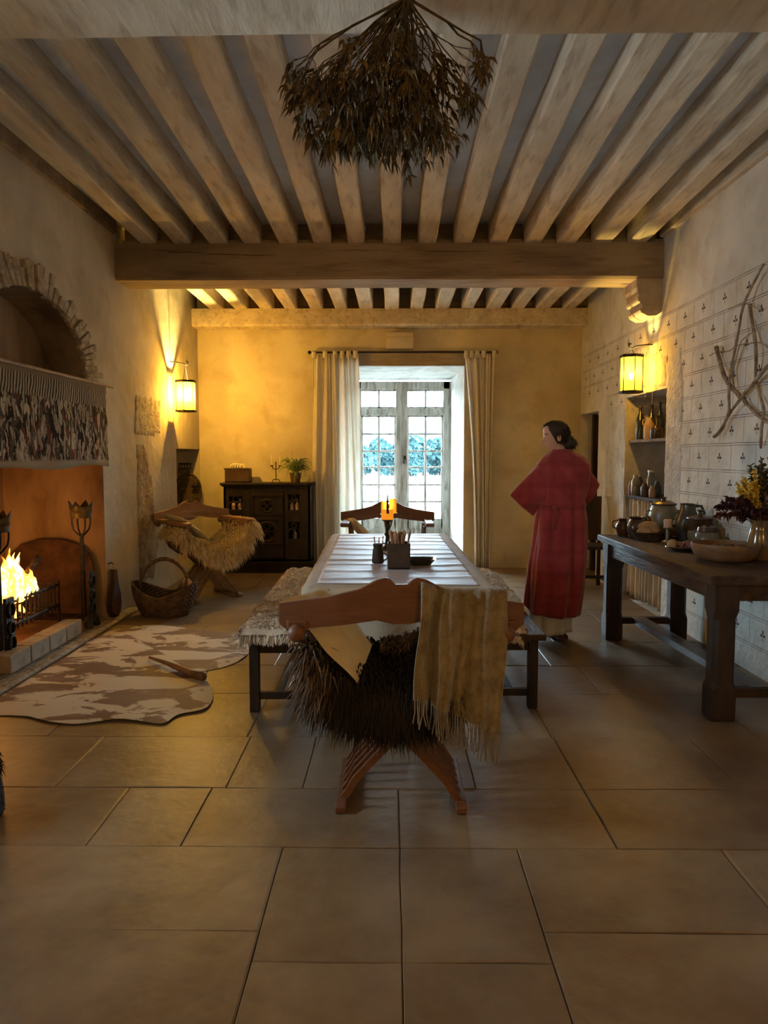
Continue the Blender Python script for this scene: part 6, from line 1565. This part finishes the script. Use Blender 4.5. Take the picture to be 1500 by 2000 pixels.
def hairpt(u, v):
    a = -PI + 2 * PI * u; t_ = .30 + .70 * v; da = abs(abs(a) - PI); lo_ = .86 - .60 * min(1, max(0, (da - .75) / .75))
    t_ = lo_ + (1.0 - lo_) * v; p = headpt(a % (2 * PI), min(t_, 1.0)); k = 1.15 + .08 * nz(u * 9, v * 3, 1, 1)
    if v < .05: k = 1.03
    return HPt(Vector((p.x * k, p.y * k, p.z * 1.0 + (.012 if t_ > .8 else 0) + .012 * (1 - v) * 0)))
b.grid(hairpt, 64, 20); bn = HPt(Vector((.112, 0, .045)) * hs); b.ball(bn, .058, 14, sy=1.1, sz=.95); b.ball(HPt(Vector((.09, 0, .085)) * hs), .05, 12)
for k in range(2600):
    u, v = R.random(), R.random() ; p = hairpt(u, v); b.blade(p, (p - HPt(Vector((-.05, 0, .12)))).normalized() * .45 + (bn - p).normalized(), .05, .004, .1)
for k in range(500):
    d_ = Vector((R.gauss(0, 1), R.gauss(0, 1), R.gauss(0, 1))).normalized(); b.blade(bn + d_ * .046, d_ * .35 + Vector((R.uniform(-1, 1), R.uniform(-1, 1), R.uniform(-1, 1))) * .8, .03, .004, .3)
b.build('hair', HAIR, per, smooth=True)
# clothes ---------------------------------------------------------
def clothmat():
    m = mat('red_wrap_cloth', (.24, .028, .034), (.36, .055, .058), scale=5, rough=.9, bump=.25, bscale=110, spec=.15, sheen=.3)
    N = m.node_tree.nodes; L = m.node_tree.links; b_ = N['Principled BSDF']; src = b_.inputs['Base Color'].links[0].from_socket
    tc = [n_ for n_ in N if n_.type == 'TEX_COORD'][0]; sx_ = N.new('ShaderNodeSeparateXYZ'); L.new(tc.outputs['Object'], sx_.inputs[0]); col = src
    for ax, fr_, k0 in ((2, 38, .3), (0, 42, .3)):
        w_ = N.new('ShaderNodeMath'); w_.operation = 'MULTIPLY'; w_.inputs[1].default_value = fr_; L.new(sx_.outputs[ax], w_.inputs[0])
        s_ = N.new('ShaderNodeMath'); s_.operation = 'SINE'; L.new(w_.outputs[0], s_.inputs[0]); r_ = N.new('ShaderNodeMapRange'); r_.inputs[1].default_value = .55; r_.inputs[2].default_value = .8; r_.inputs[4].default_value = k0; L.new(s_.outputs[0], r_.inputs[0])
        mx_2 = N.new('ShaderNodeMixRGB'); mx_2.inputs[2].default_value = (.19, .022, .026, 1); L.new(r_.outputs[0], mx_2.inputs[0]); L.new(col, mx_2.inputs[1]); col = mx_2.outputs[0]
    L.new(col, b_.inputs['Base Color']); return m
RED = clothmat()
rb = [ # v, left px, right px, depth radius
    (1196, 1033, 1132, .17), (1150, 1036, 1140, .17), (1100, 1039, 1145, .165), (1050, 1046, 1146, .165), (1015, 1050, 1144, .16), (990, 1056, 1140, .135), (975, 1058, 1141, .125), (950, 1054, 1146, .14), (925, 1050, 1150, .15), (907, 1048, 1150, .14), (893, 1060, 1137, .115), (884, 1071, 1119, .09), (878, 1077, 1111, .07)]
def rbi(t_):
    k = t_ * (len(rb) - 1); i = min(int(k), len(rb) - 2); f_ = k - i; f_ = f_ * f_ * (3 - 2 * f_) * .5 + f_ * .5; return [rb[i][q] + (rb[i + 1][q] - rb[i][q]) * f_ for q in range(4)]
def robe(u, v):
    vv, l_, r_, dp = rbi(v); a = 2 * PI * u; x0, x1 = xx(l_), xx(r_); c_ = (x0 + x1) / 2; w_ = (x1 - x0) / 2
    fold = (.016 * math.sin(7 * a + 2 * v) + .010 * math.sin(13 * a + 1)) * max(0, 1 - v * 1.6) + .004 * math.sin(9 * a + 20 * v)
    ca, sa = math.cos(a), math.sin(a); k = (abs(ca) ** 2.4 + abs(sa) ** 2.4) ** (-1 / 2.4)
    lift = .012 * math.sin(a * 2 + 1) * (1 - v) ** 3
    return Vector((c_ + (w_ + fold) * ca * k, PY + (dp + fold) * sa * k, zz(vv) + lift))
b = MB(); b.grid(robe, 96, 72); b.build('robe', RED, per, smooth=True, solid=.006)
b = MB(); b.grid(lambda u, v: (lambda p: Vector((xx(1099) + (p.x - xx(1099)) * 1.05, PY + (p.y - PY) * 1.08, p.z)))(robe(u, .43 + .035 * v + .006 * math.sin(u * 12))), 60, 5); 
b.tube([robe(.66, .44) + Vector((0, -.02, 0)), robe(.665, .38) + Vector((.01, -.035, 0)), robe(.67, .30) + Vector((.0, -.03, 0))], [.016, .02, .016], 8, flat=.4)
b.build('sash_belt', RED, per, smooth=True, solid=.006)
# wide sleeves: loft from shoulder ring to cuff ring
def sleeve(sc, sr, cc, cr, crx, nm='sleeve'):
    # sc shoulder centre, sr radii (along z, y); cc cuff centre, cuff ring axis vectors
    b = MB()
    def f(u, v):
        a = 2 * PI * u; s_ = v; c_ = sc.lerp(cc, s_) + Vector((0, 0, .02 * math.sin(PI * s_)))
        A_ = sr[0].lerp(cr[0], s_); B_ = sr[1].lerp(cr[1], s_)
        k = 1 + .10 * math.sin(5 * a + 3 * s_) * s_
        return c_ + A_ * math.cos(a) * k + B_ * math.sin(a) * k
    b.grid(f, 48, 24); return b.build(nm, RED, per, smooth=True, solid=.006)
pl0 = lambda u, v, y=0: Vector((onY(u, v, PY + y).x, PY + y, onY(u, v, PY + y).z))
# left: cuff runs from (997,968) to (1040,1006)
c0 = (pl0(998, 968, .06) + pl0(1040, 1006, .10)) / 2; ca_ = (pl0(1040, 1006, .10) - pl0(998, 968, .06)) / 2
sc = (pl0(1062, 897) + pl0(1066, 985)) / 2; sa_ = (pl0(1066, 985) - pl0(1066, 896)) / 2
sleeve(sc, (sa_, Vector((0.01, .10, 0))), c0, (ca_, Vector((.02, .085, 0))), 0)
c0 = (pl0(1168, 947, .05) + pl0(1138, 992, .09)) / 2; ca_ = (pl0(1138, 992, .09) - pl0(1168, 947, .05)) / 2
sc = (pl0(1132, 900) + pl0(1126, 980)) / 2; sa_ = (pl0(1126, 980) - pl0(1132, 898)) / 2
sleeve(sc, (sa_, Vector((0, .10, 0))), c0, (ca_, Vector((0, .085, 0))), 0)
b = MB(); SKT = mat('cream_underskirt', (.58, .54, .49), (.70, .66, .61), scale=4, rough=.95, bump=.2, bscale=60)
b.grid(lambda u, v: Vector((xx(1080) + (.155 + .012 * math.sin(2 * PI * u * 9 + v)) * math.cos(2 * PI * u) * (1 - .03 * v), PY + (.13 + .010 * math.sin(2 * PI * u * 9)) * math.sin(2 * PI * u), .065 + .02 * math.cos(2 * PI * u) * (1 - v) + (zz(1160) - .05) * v)), 80, 10); b.build('skirt', SKT, per, smooth=True, solid=.004)
SHO = mat('dark_red_shoe', (.08, .025, .018), (.13, .05, .035), scale=10, rough=.5)
for s_, (u, v), an in ((-1, (1078, 1238), .1), (1, (1100, 1254), .25)):
    q = onZ(u, v, 0); b = MB()
    for k in range(9):
        t_ = k / 8; w_ = .042 * (1 - .25 * abs(t_ - .35) - .5 * max(0, t_ - .8)); h_ = .075 - .045 * t_ if t_ > .1 else .07
        yy = q.y + .25 * t_; xc = q.x - an * .25 * t_
        for j in range(12): a = 2 * PI * j / 12; b.v.append((xc + w_ * math.cos(a), yy, max(0, .5 * h_ + .5 * h_ * math.sin(a) * 1.0)))
    for k in range(8):
        for j in range(12): b.face((k * 12 + j, k * 12 + (j + 1) % 12, k * 12 + 12 + (j + 1) % 12, k * 12 + 12 + j))
    b.face(range(12)); b.face(range(96, 108)); b.build('shoe', SHO, per, smooth=True)
